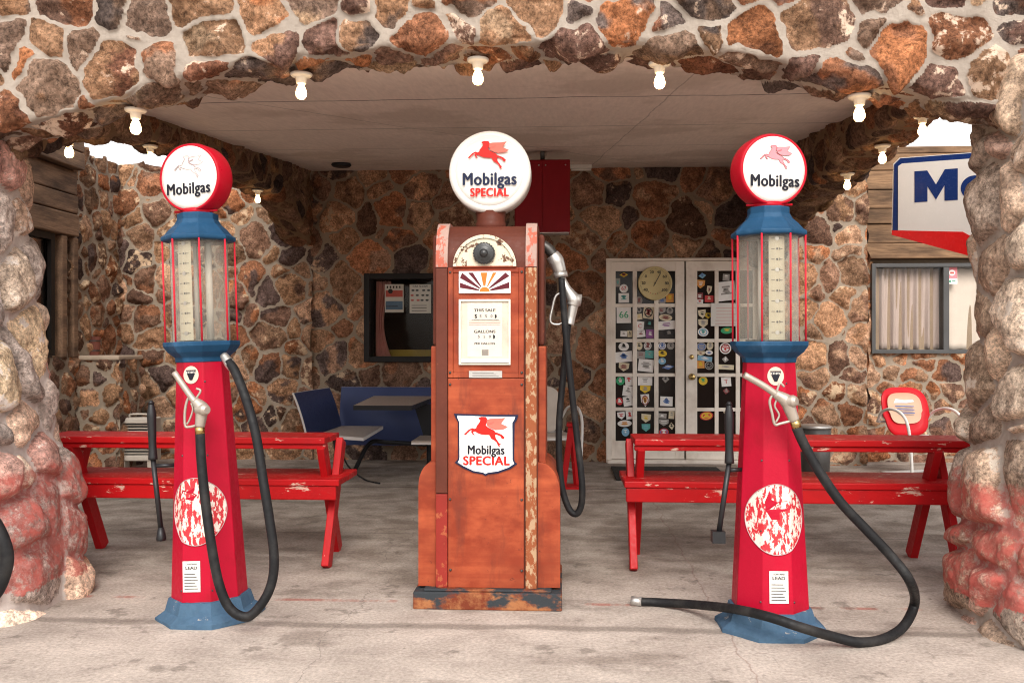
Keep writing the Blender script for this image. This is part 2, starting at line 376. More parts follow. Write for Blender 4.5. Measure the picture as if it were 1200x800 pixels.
# ================================================================== GROUND
def ground_mat():
    m, n, l, b = new_mat('weathered_concrete'); t = m.node_tree
    tcn = n.new('ShaderNodeTexCoord'); sx = n.new('ShaderNodeSeparateXYZ'); l.new(tcn.outputs['Object'], sx.inputs[0])
    big = noise_node(t, .9, 6, stretch=(1, 1.6, 1)); mid = noise_node(t, 3.2, 8, stretch=(1, 1.25, 1)); fine = noise_node(t, 60, 6, rough=.7)
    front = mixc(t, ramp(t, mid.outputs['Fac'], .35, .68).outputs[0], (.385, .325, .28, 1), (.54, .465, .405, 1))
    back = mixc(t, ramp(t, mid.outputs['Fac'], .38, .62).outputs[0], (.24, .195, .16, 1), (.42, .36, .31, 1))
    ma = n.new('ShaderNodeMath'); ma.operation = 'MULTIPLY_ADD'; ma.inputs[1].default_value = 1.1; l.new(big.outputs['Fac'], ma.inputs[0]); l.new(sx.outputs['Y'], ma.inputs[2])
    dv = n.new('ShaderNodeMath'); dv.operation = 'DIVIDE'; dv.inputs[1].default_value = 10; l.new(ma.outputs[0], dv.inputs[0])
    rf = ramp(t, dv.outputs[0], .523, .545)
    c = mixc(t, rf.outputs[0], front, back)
    # dark damp-looking stains with ragged outlines
    st = noise_node(t, 1.35, 7, stretch=(1, 1.6, 1)); rs = ramp(t, st.outputs['Fac'], .565, .64)
    ms = n.new('ShaderNodeMath'); ms.operation = 'MULTIPLY'; ms.inputs[1].default_value = .55; l.new(rs.outputs[0], ms.inputs[0])
    c = mixc(t, ms.outputs[0], c, (.17, .13, .105, 1))
    # a long stained joint and cracks
    def line(axis, at, wdt, amp_, scale, col, fac):
        nonlocal c
        wn = noise_node(t, scale, 5); a = n.new('ShaderNodeMath'); a.operation = 'MULTIPLY_ADD'; a.inputs[1].default_value = amp_
        l.new(wn.outputs['Fac'], a.inputs[0]); l.new(sx.outputs[axis], a.inputs[2])
        s2 = n.new('ShaderNodeMath'); s2.operation = 'SUBTRACT'; s2.inputs[1].default_value = at + amp_ * .5; l.new(a.outputs[0], s2.inputs[0])
        ab = n.new('ShaderNodeMath'); ab.operation = 'ABSOLUTE'; l.new(s2.outputs[0], ab.inputs[0])
        r = ramp(t, ab.outputs[0], wdt * .4, wdt, (fac,) * 3 + (1,), (0, 0, 0, 1)); c = mixc(t, r.outputs[0], c, col)
    wpn = noise_node(t, 1.3, 6); va = n.new('ShaderNodeVectorMath'); va.operation = 'MULTIPLY_ADD'; va.inputs[1].default_value = (1.6, 1.6, 0); l.new(wpn.outputs['Color'], va.inputs[0]); l.new(tcn.outputs['Object'], va.inputs[2])
    vor = n.new('ShaderNodeTexVoronoi'); vor.feature = 'DISTANCE_TO_EDGE'; vor.inputs['Scale'].default_value = .55; l.new(va.outputs[0], vor.inputs['Vector'])
    c = mixc(t, ramp(t, vor.outputs['Distance'], .001, .004, (.22, .22, .22, 1), (0, 0, 0, 1)).outputs[0], c, (.12, .09, .075, 1))
    line('Y', 4.0, .05, .12, 2.2, (.14, .11, .09, 1), .55)
    line('Y', 7.87, .012, .01, 1, (.05, .03, .025, 1), .95)
    line('Y', 5.95, .006, .02, 1, (.08, .06, .05, 1), .7)
    line('X', .72, .005, .14, 3, (.20, .10, .08, 1), .5)
    line('X', -1.0, .004, .5, 1.5, (.10, .08, .07, 1), .5)
    line('X', 2.35, .004, .9, 1.1, (.10, .08, .07, 1), .45)
    # red paint left along the slab edge
    y1 = n.new('ShaderNodeMath'); y1.operation = 'SUBTRACT'; y1.inputs[1].default_value = 4.38; l.new(sx.outputs['Y'], y1.inputs[0])
    ab = n.new('ShaderNodeMath'); ab.operation = 'ABSOLUTE'; l.new(y1.outputs[0], ab.inputs[0])
    r1 = ramp(t, ab.outputs[0], .016, .024, (1, 1, 1, 1), (0, 0, 0, 1)); pn = noise_node(t, 5, 6, stretch=(1, .2, 1)); r2 = ramp(t, pn.outputs['Fac'], .47, .56)
    r3 = ramp(t, sx.outputs['X'], 0, 1); r3.color_ramp.elements[0].position = .99; r3.color_ramp.elements[1].position = 1.0
    c = mixc(t, mixc(t, 1.0, mixc(t, 1.0, r1.outputs[0], r2.outputs[0], 'MULTIPLY'), (.6, .6, .6, 1), 'MULTIPLY'), c, (.38, .09, .06, 1))
    sp = noise_node(t, 22, 3); c = mixc(t, ramp(t, sp.outputs['Fac'], .70, .74, (0, 0, 0, 1), (.6, .6, .6, 1)).outputs[0], c, (.10, .08, .065, 1))
    sc2 = noise_node(t, 2.4, 8, stretch=(9, 1.2, 1), rough=.7); c = mixc(t, ramp(t, sc2.outputs['Fac'], .60, .66, (0, 0, 0, 1), (.10, .10, .10, 1)).outputs[0], c, (.62, .56, .50, 1))
    oil = noise_node(t, 4.2, 7, rough=.65); c = mixc(t, ramp(t, oil.outputs['Fac'], .60, .645, (0, 0, 0, 1), (.5, .5, .5, 1)).outputs[0], c, (.13, .105, .085, 1))
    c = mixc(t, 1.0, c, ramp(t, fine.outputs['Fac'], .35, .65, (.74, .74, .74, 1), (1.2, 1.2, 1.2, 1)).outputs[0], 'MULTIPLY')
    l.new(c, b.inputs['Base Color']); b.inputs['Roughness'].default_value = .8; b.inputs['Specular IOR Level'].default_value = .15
    hh = n.new('ShaderNodeMath'); hh.operation = 'MULTIPLY_ADD'; hh.inputs[1].default_value = 2.2; l.new(mid.outputs['Fac'], hh.inputs[0]); l.new(fine.outputs['Fac'], hh.inputs[2])
    bump(t, hh.outputs[0], .5, .01); return m
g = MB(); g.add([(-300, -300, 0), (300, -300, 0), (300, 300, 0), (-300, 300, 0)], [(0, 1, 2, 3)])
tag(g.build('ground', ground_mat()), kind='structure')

# ================================================================== BUILDING
YB = 9.7
BLD = thing('stone_service_station', 'rugged stone service station with wide arched porch sheltering the pumps', 'building', (0, 0, 0))
m_arch = stone_mat('arch_stone', (.40, .34, .285), white=(.66, .50, .38), white_at=.65, sat=1.0)
m_in = stone_mat('porch_wall_stone', (.30, .235, .17), white=(.50, .36, .24), white_at=.67, sat=1.0)
m_out = stone_mat('outer_wall_stone', (.34, .275, .21), white=(.60, .43, .28), white_at=.645, sat=1.02)
m_pil = stone_mat('pillar_stone', (.60, .51, .46), white=(.78, .68, .6), white_at=.66, paint_band=(.66, (.56, .12, .095)), wash=.14)
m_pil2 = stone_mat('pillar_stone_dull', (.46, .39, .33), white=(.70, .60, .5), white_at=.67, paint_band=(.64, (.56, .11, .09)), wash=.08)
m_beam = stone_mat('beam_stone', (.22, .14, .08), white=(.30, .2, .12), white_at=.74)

# --- front arch: face, rounded edge and underside in one sheet
pp = [(-60, 174), (0, 164), (60, 151), (110, 134), (190, 110), (290, 89), (400, 74), (480, 68), (560, 64), (640, 63), (720, 65), (800, 70), (880, 79), (960, 95), (1040, 112), (1100, 125), (1160, 140), (1230, 156), (1300, 172)]
YA = 4.04
ax = np.array([PY(x, y, YA).x for x, y in pp]); az = np.array([PY(x, y, YA).z for x, y in pp])
def arch_z(x): return np.interp(x, ax, az)
X0, X1 = -4.4, 3.9; nu = int((X1 - X0) / .0095); xs = np.linspace(X0, X1, nu)
bot = .058 + np.convolve(np.pad(arch_z(xs), 20, 'edge'), np.ones(41) / 41, 'valid')
ZT = 3.75
nf_, nc_, nun = 135, 12, 34; rr_ = .035; TH = .34
rows = []
for i in range(nf_): k = i / nf_; rows.append(('f', k))
for i in range(nc_): rows.append(('c', i / nc_))
for i in range(nun + 1): rows.append(('u', i / nun))
nv = len(rows); P = np.zeros((nv, nu, 3)); Nn = np.zeros_like(P); V = np.zeros((nv, nu))
for j, (k, t) in enumerate(rows):
    if k == 'f':
        z = ZT + (bot + rr_ - ZT) * (t ** .8); P[j, :, 1] = YA; P[j, :, 2] = z; V[j] = z; Nn[j, :, 1] = -1
    elif k == 'c':
        a = t * PI / 2; P[j, :, 1] = YA + rr_ * (1 - math.cos(a)); P[j, :, 2] = bot + rr_ * (1 - math.sin(a)); V[j] = bot + rr_ - a * rr_
        Nn[j, :, 1] = -math.cos(a); Nn[j, :, 2] = -math.sin(a)
    else:
        y = rr_ + t * (TH - rr_); P[j, :, 1] = YA + y; P[j, :, 2] = bot + .01 * t; V[j] = bot + rr_ - rr_ * PI / 2 - (y - rr_); Nn[j, :, 2] = -1
P[:, :, 0] = xs
stones('arch_face', P, Nn, np.tile(xs, (nv, 1)), V, m_arch, BLD, cell=(.218, .170), seed=14, amp=.043, gap=.0085, wvar=.8, rnd=.014, big=.02, tilt=.2, soft=110, rough=1.3)
# back of the arch and the roof over it
b_ = MB(); k = 60
for i in range(k):
    xa, xb = X0 + (X1 - X0) * i / k, X0 + (X1 - X0) * (i + 1) / k; za, zb = float(arch_z(xa)) + .10, float(arch_z(xb)) + .10
    b_.add([(xa, YA + TH, za), (xb, YA + TH, zb), (xb, YA + TH, ZT), (xa, YA + TH, ZT)], [(0, 1, 2, 3)])
b_.box(X0, X1, YA + .03, YA + TH - .02, ZT - .02, ZT + .1)
b_.build('arch_backing', paint('cement_render', (.33, .25, .18), .9, bmp=.6), BLD)

# --- porch ceiling, sloping down to the arch
CL, CR, CY0, CZ0, CY1, CZ1 = -2.72, 1.95, YA + TH - .06, 2.60, YB, 3.12
def ceil_mat():
    m, n, l, b = new_mat('ceiling_board'); t = m.node_tree
    tcn = n.new('ShaderNodeTexCoord'); sx = n.new('ShaderNodeSeparateXYZ'); l.new(tcn.outputs['Object'], sx.inputs[0])
    n1 = noise_node(t, 1.6, 7); n2 = noise_node(t, 40, 5, stretch=(1, .15, 1))
    c = mixc(t, n1.outputs['Fac'], (.66, .55, .475, 1), (.84, .73, .655, 1))
    c = mixc(t, 1.0, c, ramp(t, n2.outputs['Fac'], .3, .7, (.9, .9, .9, 1), (1.06, 1.06, 1.06, 1)).outputs[0], 'MULTIPLY')
    n5 = noise_node(t, .9, 7, rough=.62); c = mixc(t, ramp(t, n5.outputs['Fac'], .52, .60, (0, 0, 0, 1), (.4, .4, .4, 1)).outputs[0], c, (.42, .33, .26, 1))
    def ln(kx, ky, at, wdt, fac, a_=.05):
        nonlocal c
        wn = noise_node(t, 1.7, 5); s = n.new('ShaderNodeVectorMath'); s.operation = 'DOT_PRODUCT'; s.inputs[1].default_value = (kx, ky, 0); l.new(tcn.outputs['Object'], s.inputs[0])
        a = n.new('ShaderNodeMath'); a.operation = 'MULTIPLY_ADD'; a.inputs[1].default_value = a_; l.new(wn.outputs['Fac'], a.inputs[0]); l.new(s.outputs['Value'], a.inputs[2])
        q = n.new('ShaderNodeMath'); q.operation = 'SUBTRACT'; q.inputs[1].default_value = at + a_ / 2; l.new(a.outputs[0], q.inputs[0])
        ab = n.new('ShaderNodeMath'); ab.operation = 'ABSOLUTE'; l.new(q.outputs[0], ab.inputs[0])
        r = ramp(t, ab.outputs[0], wdt * .5, wdt, (fac,) * 3 + (1,), (0, 0, 0, 1)); c = mixc(t, r.outputs[0], c, (.07, .05, .04, 1))
    ln(0, 1, 5.35, .012, .9, .10); ln(0, 1, 6.55, .009, .7, .05); ln(0, 1, 7.75, .008, .7, .03); ln(0, 1, 8.9, .005, .5, .03); ln(.82, -.57, -4.62, .006, .6, .10); ln(1, .08, 1.05, .005, .5, .06)
    l.new(c, b.inputs['Base Color']); b.inputs['Roughness'].default_value = .8; bump(t, n2.outputs['Fac'], .25, .004); return m
c_ = MB(); q = [(CL, CY0, CZ0), (CR, CY0, CZ0), (CR, CY1, CZ1), (CL, CY1, CZ1)]
c_.add(q + [(x, y, 3.6) for x, y, z in q], [(0, 1, 2, 3), (4, 5, 6, 7), (0, 1, 5, 4), (1, 2, 6, 5), (2, 3, 7, 6), (3, 0, 4, 7)])
c_.build('porch_ceiling', ceil_mat(), BLD)
rf = MB().box(-3.0, 2.4, YB + .06, YB + 3, 3.3, 3.42); rf.box(-3.0, 2.2, YA + TH, YB + 1, 3.602, 3.72)
rf.build('flat_roof', paint('roof_felt', (.12, .11, .10), .9), BLD)

# --- arched side walls of the porch
def side_arch(name, xin, out, prof, seed):
    ys = np.linspace(YA + .25, YB, int((YB - YA) / .014)); py_, pz_ = zip(*prof)
    bt = np.interp(ys, py_, pz_); bt = np.convolve(np.pad(bt, 18, 'edge'), np.ones(37) / 37, 'valid')
    sgn = 1 if out < xin else -1        # inner face looks along +sgn
    ct = CZ0 + (ys - CY0) / (CY1 - CY0) * (CZ1 - CZ0) + .03
    rws = [('i', t) for t in np.linspace(0, 1, 46)[:-1]] + [('c', t) for t in np.linspace(0, 1, 7)[:-1]] + [('u', t) for t in np.linspace(0, 1, 26)[:-1]] + [('k', t) for t in np.linspace(0, 1, 7)[:-1]] + [('o', t) for t in np.linspace(0, 1, 70)]
    n_ = len(rws); P = np.zeros((n_, len(ys), 3)); Q = np.zeros_like(P); V = np.zeros(P.shape[:2]); r0 = .04; W = abs(out - xin)
    for j, (k, t) in enumerate(rws):
        if k == 'i': P[j, :, 0] = xin; P[j, :, 2] = ct + (bt + r0 - ct) * t; Q[j, :, 0] = sgn; V[j] = P[j, :, 2]
        elif k == 'c': a = t * PI / 2; P[j, :, 0] = xin - sgn * r0 * (1 - math.cos(a)); P[j, :, 2] = bt + r0 * (1 - math.sin(a)); Q[j, :, 0] = sgn * math.cos(a); Q[j, :, 2] = -math.sin(a); V[j] = bt + r0 - a * r0
        elif k == 'u': P[j, :, 0] = xin - sgn * (r0 + t * (W - 2 * r0)); P[j, :, 2] = bt; Q[j, :, 2] = -1; V[j] = bt + r0 - .063 - t * (W - 2 * r0)
        elif k == 'k': a = t * PI / 2; P[j, :, 0] = out + sgn * r0 * (1 - math.sin(a)); P[j, :, 2] = bt + r0 * (1 - math.cos(a)); Q[j, :, 0] = -sgn * math.sin(a); Q[j, :, 2] = -math.cos(a); V[j] = bt - .3 - a * r0
        else: P[j, :, 0] = out; P[j, :, 2] = bt + r0 + (3.6 - bt - r0) * t; Q[j, :, 0] = -sgn; V[j] = bt - .4 - (P[j, :, 2] - bt)
    P[:, :, 1] = ys
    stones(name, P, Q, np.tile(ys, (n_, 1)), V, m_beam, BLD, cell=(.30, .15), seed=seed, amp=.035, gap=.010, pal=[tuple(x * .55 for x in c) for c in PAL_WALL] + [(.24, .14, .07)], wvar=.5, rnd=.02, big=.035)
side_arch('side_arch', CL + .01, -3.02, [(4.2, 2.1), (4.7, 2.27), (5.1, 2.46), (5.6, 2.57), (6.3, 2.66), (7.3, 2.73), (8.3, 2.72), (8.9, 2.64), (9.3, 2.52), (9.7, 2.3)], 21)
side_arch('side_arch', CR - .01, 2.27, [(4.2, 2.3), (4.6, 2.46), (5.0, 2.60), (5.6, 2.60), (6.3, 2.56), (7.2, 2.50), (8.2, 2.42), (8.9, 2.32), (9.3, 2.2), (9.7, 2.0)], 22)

# --- back wall of the porch with the door and window openings
def zb(py, px=700, Y=YB): return PY(px, py, Y).z
def xb(px, Y=YB): return PY(px, 403, Y).x
DX0, DX1, DZ1 = xb(711), xb(895), zb(307)
WX0, WX1, WZ0, WZ1 = xb(428), xb(606), zb(424, 430), zb(321, 430)
def hole(c): 
    x, z = c[:, 0], c[:, 2]
    return ((x > DX0 + .03) & (x < DX1 - .03) & (z < DZ1 - .03)) | ((x > WX0 + .02) & (x < WX1 - .02) & (z > WZ0 + .02) & (z < WZ1 - .02))
grid_wall('stone_wall', (CL, YB), (CR + .12, YB), 0, 3.35, .0125, m_in, BLD, normal=(0, -1, 0), cell=(.37, .25), seed=32, amp=.045, gap=.010, pal=PAL_WALL, skip=hole, wvar=.6, rnd=.025, big=.03, tilt=.14)
ragged = lambda u: 3.20 + .05 * fbm(u * 3.1, u * 0 + 2, o=3, s=4) + .03 * np.round(fbm(u * 2.2, u * 0, o=1, s=9) * 2)
grid_wall('stone_wall', (-4.85, YB - .03), (CL + .02, YB - .03), 0, 3.2, .0125, m_out, BLD, ztop=ragged, normal=(0, -1, 0), uoff=31, cell=(.29, .21), seed=35, amp=.05, gap=.007, pal=PAL_OUT, wvar=.65, rnd=.022, big=.035, tilt=.16)
XP1 = 3.12
rag2 = lambda u: 3.0 + .0 * u
grid_wall('stone_wall', (CR + .1, YB - .18), (XP1, YB - .18), 0, 3.0, .0125, m_out, BLD, normal=(0, -1, 0), uoff=57, cell=(.26, .21), seed=38, amp=.055, gap=.007, pal=PAL_OUT, wvar=.65, rnd=.025, big=.04, tilt=.16)
grid_wall('stone_wall', (XP1, YB - .18), (XP1, YB + .3), 0, 3.0, .0125, m_out, BLD, normal=(1, 0, 0), uoff=67, cell=(.24, .20), seed=39, amp=.03, gap=.012, pal=PAL_OUT)
YR = YB + .15
RX0, RX1, RZ0, RZ1 = xb(1020, YR), xb(1215, YR), PY(1060, 414, YR).z, PY(1060, 309, YR).z
grid_wall('stone_wall', (XP1 - .05, YR), (6.3, YR), 0, RZ1 + .02, .0125, m_out, BLD, normal=(0, -1, 0), uoff=83, cell=(.27, .17), seed=44, amp=.04, gap=.008, pal=PAL_OUT, wvar=.5,
          skip=lambda c: (c[:, 0] > RX0 + .02) & (c[:, 0] < RX1 - .02) & (c[:, 2] > RZ0 + .02), rnd=.022, big=.03)
# stone side of the left wing, its low stone block, and both wooden parts
SX_ = -4.82
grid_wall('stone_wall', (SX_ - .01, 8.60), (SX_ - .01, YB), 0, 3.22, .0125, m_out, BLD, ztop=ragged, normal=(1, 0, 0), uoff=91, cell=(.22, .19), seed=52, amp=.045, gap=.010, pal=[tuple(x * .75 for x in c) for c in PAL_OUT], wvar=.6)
grid_wall('stone_wall', (SX_, 4.5), (SX_, 8.72), 0, 1.12, .015, m_out, BLD, normal=(1, 0, 0), uoff=111, cell=(.24, .19), seed=54, amp=.045, gap=.012, pal=PAL_OUT)
def block(name, x0, x1, y0, y1, h, seed, mat, pal):
    """low masonry block: front, two sides, slab on top"""
    grid_wall(name, (x0, y0), (x1 + .03, y0), 0, h, .0125, mat, BLD, normal=(0, -1, 0), uoff=seed, cell=(.2, .17), seed=seed, amp=.045, gap=.012, pal=pal, rnd=.02)
    grid_wall(name, (x1, y0 - .03), (x1, y1), 0, h, .0125, mat, BLD, normal=(1, 0, 0), uoff=seed + 5, cell=(.2, .17), seed=seed + 1, amp=.045, gap=.012, pal=pal, rnd=.02)
    MB().box(x0, x1 + .03, y0 - .03, y1, h - .01, h + .035).build('cap_slab', paint('cap_stone', (.42, .33, .25), .9, bmp=.8, scale=9), BLD, bevel=.012)
block('low_stone_wall', -4.95, -4.40, 8.75, 9.25, 1.10, 61, m_out, PAL_OUT)
m_wood = wood_mat('weathered_wood', (.13, .07, .036, 1), (.34, .20, .105, 1), 'X'); m_woody = wood_mat('weathered_wood_side', (.12, .065, .038, 1), (.32, .19, .11, 1), 'Y')
random.seed(4)
bd = MB(); z = RZ1 + .05; Zt = PY(1080, 172, YR).z
while z < Zt - .03:
    h = min(random.uniform(.15, .21), Zt - z); dy = random.uniform(-.02, .02)
    x = XP1 - .12
    while x < 6.3:
        x2 = min(6.3, x + random.uniform(1.6, 2.8)); bd.box(x, x2 - .006, YR - .07 + dy + random.uniform(-.004, .004), YR + .1, z, z + h - .008); x = x2
    z += h
bd.build('wood_siding', m_wood, BLD, bevel=.008)
MB().box(XP1 - .05, 6.3, YR + .1, YR + .3, 0, Zt).box(CL - .1, CR + .2, YB + 1.2, YB + 1.3, 0, 3.29).box(CL - .1, CL, YB + .06, YB + 1.2, 0, 3.29).box(CR + .2, CR + .3, YB + .06, YB + 1.2, 0, 3.29).build('wall_backing', paint('cement_render', (.33, .25, .18), .9), BLD)
bd = MB(); z = PY(70, 272, 8.3).z; z0_ = z; i = 0
while z < 3.2:
    h = random.uniform(.17, .26); dx = random.uniform(-.02, .03) + (.05 if z > 2.9 else 0); bd.box(SX_ - .1, SX_ + .06 + dx, 4.5, 8.70, z, z + h - .01); z += h
for yy in (8.62, 8.42): bd.box(SX_ - .06, SX_ + .05, yy, yy + .09, 1.12, z0_ - .01)
bd.build('wood_siding', m_woody, BLD, bevel=.012)
mk_dark = paint('dark_window_frame', (.014, .012, .011), .4)
wf = MB().box(SX_ - .04, SX_ + .02, 8.28, 8.34, 1.14, z0_ - .01).box(SX_ - .04, SX_ + .02, 7.2, 7.26, 1.14, z0_ - .01).box(SX_ - .04, SX_ + .02, 7.26, 8.28, 1.14, 1.2).box(SX_ - .04, SX_ + .02, 7.26, 8.28, z0_ - .07, z0_ - .01).build('window', mk_dark, BLD)
glass = None
def glass_mat(name, tint=(.98, .97, .95), alpha=.25, rough=.03):
    m, n, l, b = new_mat(name); b.inputs['Base Color'].default_value = (*tint, 1); b.inputs['Roughness'].default_value = rough
    tr = n.new('ShaderNodeBsdfTransparent'); mx_ = n.new('ShaderNodeMixShader'); tr.inputs[0].default_value = (*tint, 1)
    gl = n.new('ShaderNodeBsdfGlossy'); gl.inputs['Roughness'].default_value = rough
    fr = n.new('ShaderNodeFresnel'); fr.inputs['IOR'].default_value = 1.16
    a = n.new('ShaderNodeMath'); a.operation = 'MULTIPLY_ADD'; a.inputs[1].default_value = 1.0; a.inputs[2].default_value = alpha * .08; l.new(fr.outputs[0], a.inputs[0])
    l.new(a.outputs[0], mx_.inputs[0]); l.new(tr.outputs[0], mx_.inputs[1]); l.new(gl.outputs[0], mx_.inputs[2]); l.new(mx_.outputs[0], n['Material Output'].inputs[0]); return m
m_glass = glass_mat('window_glass', alpha=.02)
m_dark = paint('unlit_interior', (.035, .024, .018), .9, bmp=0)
MB().box(SX_ - .03, SX_ - .02, 7.26, 8.28, 1.2, z0_ - .07).build('pane', m_glass, wf)
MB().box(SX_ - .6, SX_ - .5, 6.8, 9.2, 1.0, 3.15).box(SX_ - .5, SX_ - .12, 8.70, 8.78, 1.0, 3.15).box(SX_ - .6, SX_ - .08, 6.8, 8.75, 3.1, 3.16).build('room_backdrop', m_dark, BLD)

# --- porch window
m_white = paint('old_white_paint', (.80, .73, .65), .5, var=.12, scale=5, chip=(.35, .27, .2), chip_at=.74, dirt=((.45, .36, .28), .5))
def frame_rect(mb, x0, x1, z0, z1, y0, y1, t, mi=0):
    return mb.box(x0, x0 + t, y0, y1, z0, z1, mi).box(x1 - t, x1, y0, y1, z0, z1, mi).box(x0 + t, x1 - t, y0, y1, z0, z0 + t, mi).box(x0 + t, x1 - t, y0, y1, z1 - t, z1, mi)
wn = frame_rect(MB(), WX0, WX1, WZ0, WZ1, YB - .07, YB + .16, .06).box((WX0 + WX1) / 2 - .02, (WX0 + WX1) / 2 + .02, YB - .03, YB + .08, WZ0 + .06, WZ1 - .06).build('window', mk_dark, BLD, bevel=.004)
MB().box(WX0 + .06, WX1 - .06, YB, YB + .006, WZ0 + .06, WZ1 - .06).build('pane', m_glass, wn)
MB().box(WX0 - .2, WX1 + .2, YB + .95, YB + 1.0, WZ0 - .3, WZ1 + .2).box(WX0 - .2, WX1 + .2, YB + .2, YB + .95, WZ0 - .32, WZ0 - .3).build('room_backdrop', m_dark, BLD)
MB().box(WX0 + .12, WX1 - .2, YB + .25, YB + .42, WZ0 + .02, WZ0 + .13).build('window_seat_rail', paint('ochre_trim', (.30, .22, .04), .6), wn)
def curtain(name, x0, x1, y, z0, z1, mat, label, folds=7, amp=.02, flare=0, group=None, taper=None):
    n, mz = 90, 14; vs = []; rnd_ = random.Random(int(x0 * 100))
    ph = [rnd_.uniform(0, 6) for _ in range(4)]
    for j in range(mz):
        t = j / (mz - 1)
        for i in range(n):
            u = i / (n - 1); xa, xb_ = x0, x1
            if taper: xb_ = x1 - taper * math.sin(PI * min(1, t * 1.1)) 
            vs.append((xa + (xb_ - xa) * u, y + amp * math.sin(2 * PI * folds * u + ph[0] + .5 * t) * (1 - .3 * t) + amp * .5 * math.sin(2 * PI * folds * 1.9 * u + ph[1] - t), z0 + (z1 - z0) * t + .004 * math.sin(u * 40)))
    fs = [(j * n + i, j * n + i + 1, (j + 1) * n + i + 1, (j + 1) * n + i) for j in range(mz - 1) for i in range(n - 1)]
    o = MB().add(vs, fs, 0, None, True).build(name, mat, fixn=False); md = o.modifiers.new('th', 'SOLIDIFY'); md.thickness = .004
    return tag(o, label, 'curtain')
m_pink = paint('pink_curtain_cloth', (.72, .38, .34), .9, var=.2, scale=3, stretch=(8, 8, .5))
curtain('curtain', WX0 + .09, xb(455), YB + .14, WZ0 + .05, WZ1 - .07, m_pink, 'faded pink curtain inside the black porch window', 4, .025, taper=.08)
def paper(px0, px1, py0, py1, Y, label, style, cat='paper notice', name='paper_notice', group=None):
    a, b = PY(px0, py1, Y), PY(px1, py0, Y); r = thing(name, label, cat, ((a.x + b.x) / 2, Y, a.z), 0, group); W, H = (b.x - a.x) / 2, b.z - a.z
    MB().box(-W, W, -.001, .001, 0, H).build('sheet', paint('paper_white', (.68, .66, .62), .8, var=.06), r)
    q = MB(); rn = random.Random(px0)
    if style == 'cars':
        for i in range(4):
            for j in range(3): q.prism(disc(-W * .72 + i * W * .48 + rn.uniform(-.01, .01), H * (.45 + .17 * j), W * .16, 10, W * .09), -.0035, -.002, rn.choice((0, 0, 1)))
        add_text(q, 'CAR SHOW', H * .1, 0, -.003, H * .92, .0005)
        for j in range(3): q.box(-W * .8, W * .6, -.003, -.002, H * (.08 + .09 * j), H * (.1 + .09 * j))
    elif style == 'photo':
        q.box(-W * .9, W * .9, -.003, -.002, H * .55, H * .78, 1); q.prism(disc(-W * .4, H * .75, W * .25), -.005, -.0035, 0)
        q.box(-W * .9, W * .9, -.003, -.002, H * .1, H * .4, 2); q.box(-W * .9, W * .4, -.005, -.0035, H * .2, H * .23, 0)
        for i in range(5): q.box(-W * .8 + i * W * .33, -W * .65 + i * W * .33, -.003, -.002, H * .86, H * .94)
    else:
        for j in range(style): q.box(-W * .8 + rn.uniform(0, .2) * W, W * (.85 - rn.random() * .4), -.003, -.002, H * (.1 + .8 * j / style), H * (.1 + .8 * j / style) + H * .10 / style, 1 if cat == 'paper sign' else 0)
    q.build('lettering', [paint('ink_black', (.05, .05, .05), .7), paint('ink_red', (.55, .12, .10), .7), paint('ink_blue', (.12, .2, .3), .7)], r, fixn=False)
    return r
paper(451, 473, 333, 366, YB + .02, 'photo flyer behind the black porch window beside the pink curtain', 'photo')
paper(480, 505, 333, 367, YB + .02, 'white flyer with rows of small car pictures in the porch window', 'cars')

# --- right window with curtains
m_frm = paint('grey_window_frame', (.085, .085, .085), .4)
wn2 = frame_rect(MB(), RX0, RX1, RZ0, RZ1, YR - .05, YR + .12, .04)
xm = PY(1107, 400, YR).x; wn2.box(xm - .03, xm + .03, YR - .045, YR + .1, RZ0 + .04, RZ1 - .04)
wn2 = wn2.build('window', m_frm, BLD, bevel=.003)
MB().box(RX0 + .04, RX1 - .04, YR + .0, YR + .006, RZ0 + .04, RZ1 - .04).build('pane', glass_mat('window_glass_clear', alpha=.1), wn2)
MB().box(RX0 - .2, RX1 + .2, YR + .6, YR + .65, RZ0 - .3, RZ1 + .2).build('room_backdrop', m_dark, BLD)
curtain('curtain', RX0 + .05, xm - .02, YR + .09, RZ0 + .045, RZ1 - .05, paint('grey_curtain_cloth', (.50, .41, .385), .9, var=.18, scale=9, stretch=(6, 6, .4)), 'mauve grey curtain drawn across the window under the wooden siding', 6, .022)
curtain('curtain', xm + .03, RX1 - .05, YR + .09, RZ0 + .045, RZ1 - .05, paint('cream_curtain_cloth', (.74, .66, .60), .9, var=.1), 'cream curtain in the narrow sash beside the stone pillar', 3, .012)
r = thing('window_sticker', 'small pink and white warning sticker in the window corner', 'sticker', PY(1115.5, 323, YR - .004))
MB().box(-.055, .055, 0, .002, -.03, .09).build('backing', paint('sticker_pink', (.75, .25, .28), .5), r)
q = MB().box(-.055, .055, -.0022, -.0002, -.088, -.032); q.prism(disc(0, .03, .032), -.0035, -.0012); q.build('white_field', paint('sticker_white', (.78, .76, .74), .5), r)
q = MB().box(-.02, .02, -.0055, -.0035, .02, .04); q.box(-.04, -.01, -.0045, -.0025, -.07, -.05, 1).box(.0, .035, -.0045, -.0025, -.062, -.052, 1); q.build('lettering', [paint('ink_red', (.5, .1, .1)), paint('ink_green', (.08, .3, .18))], r)

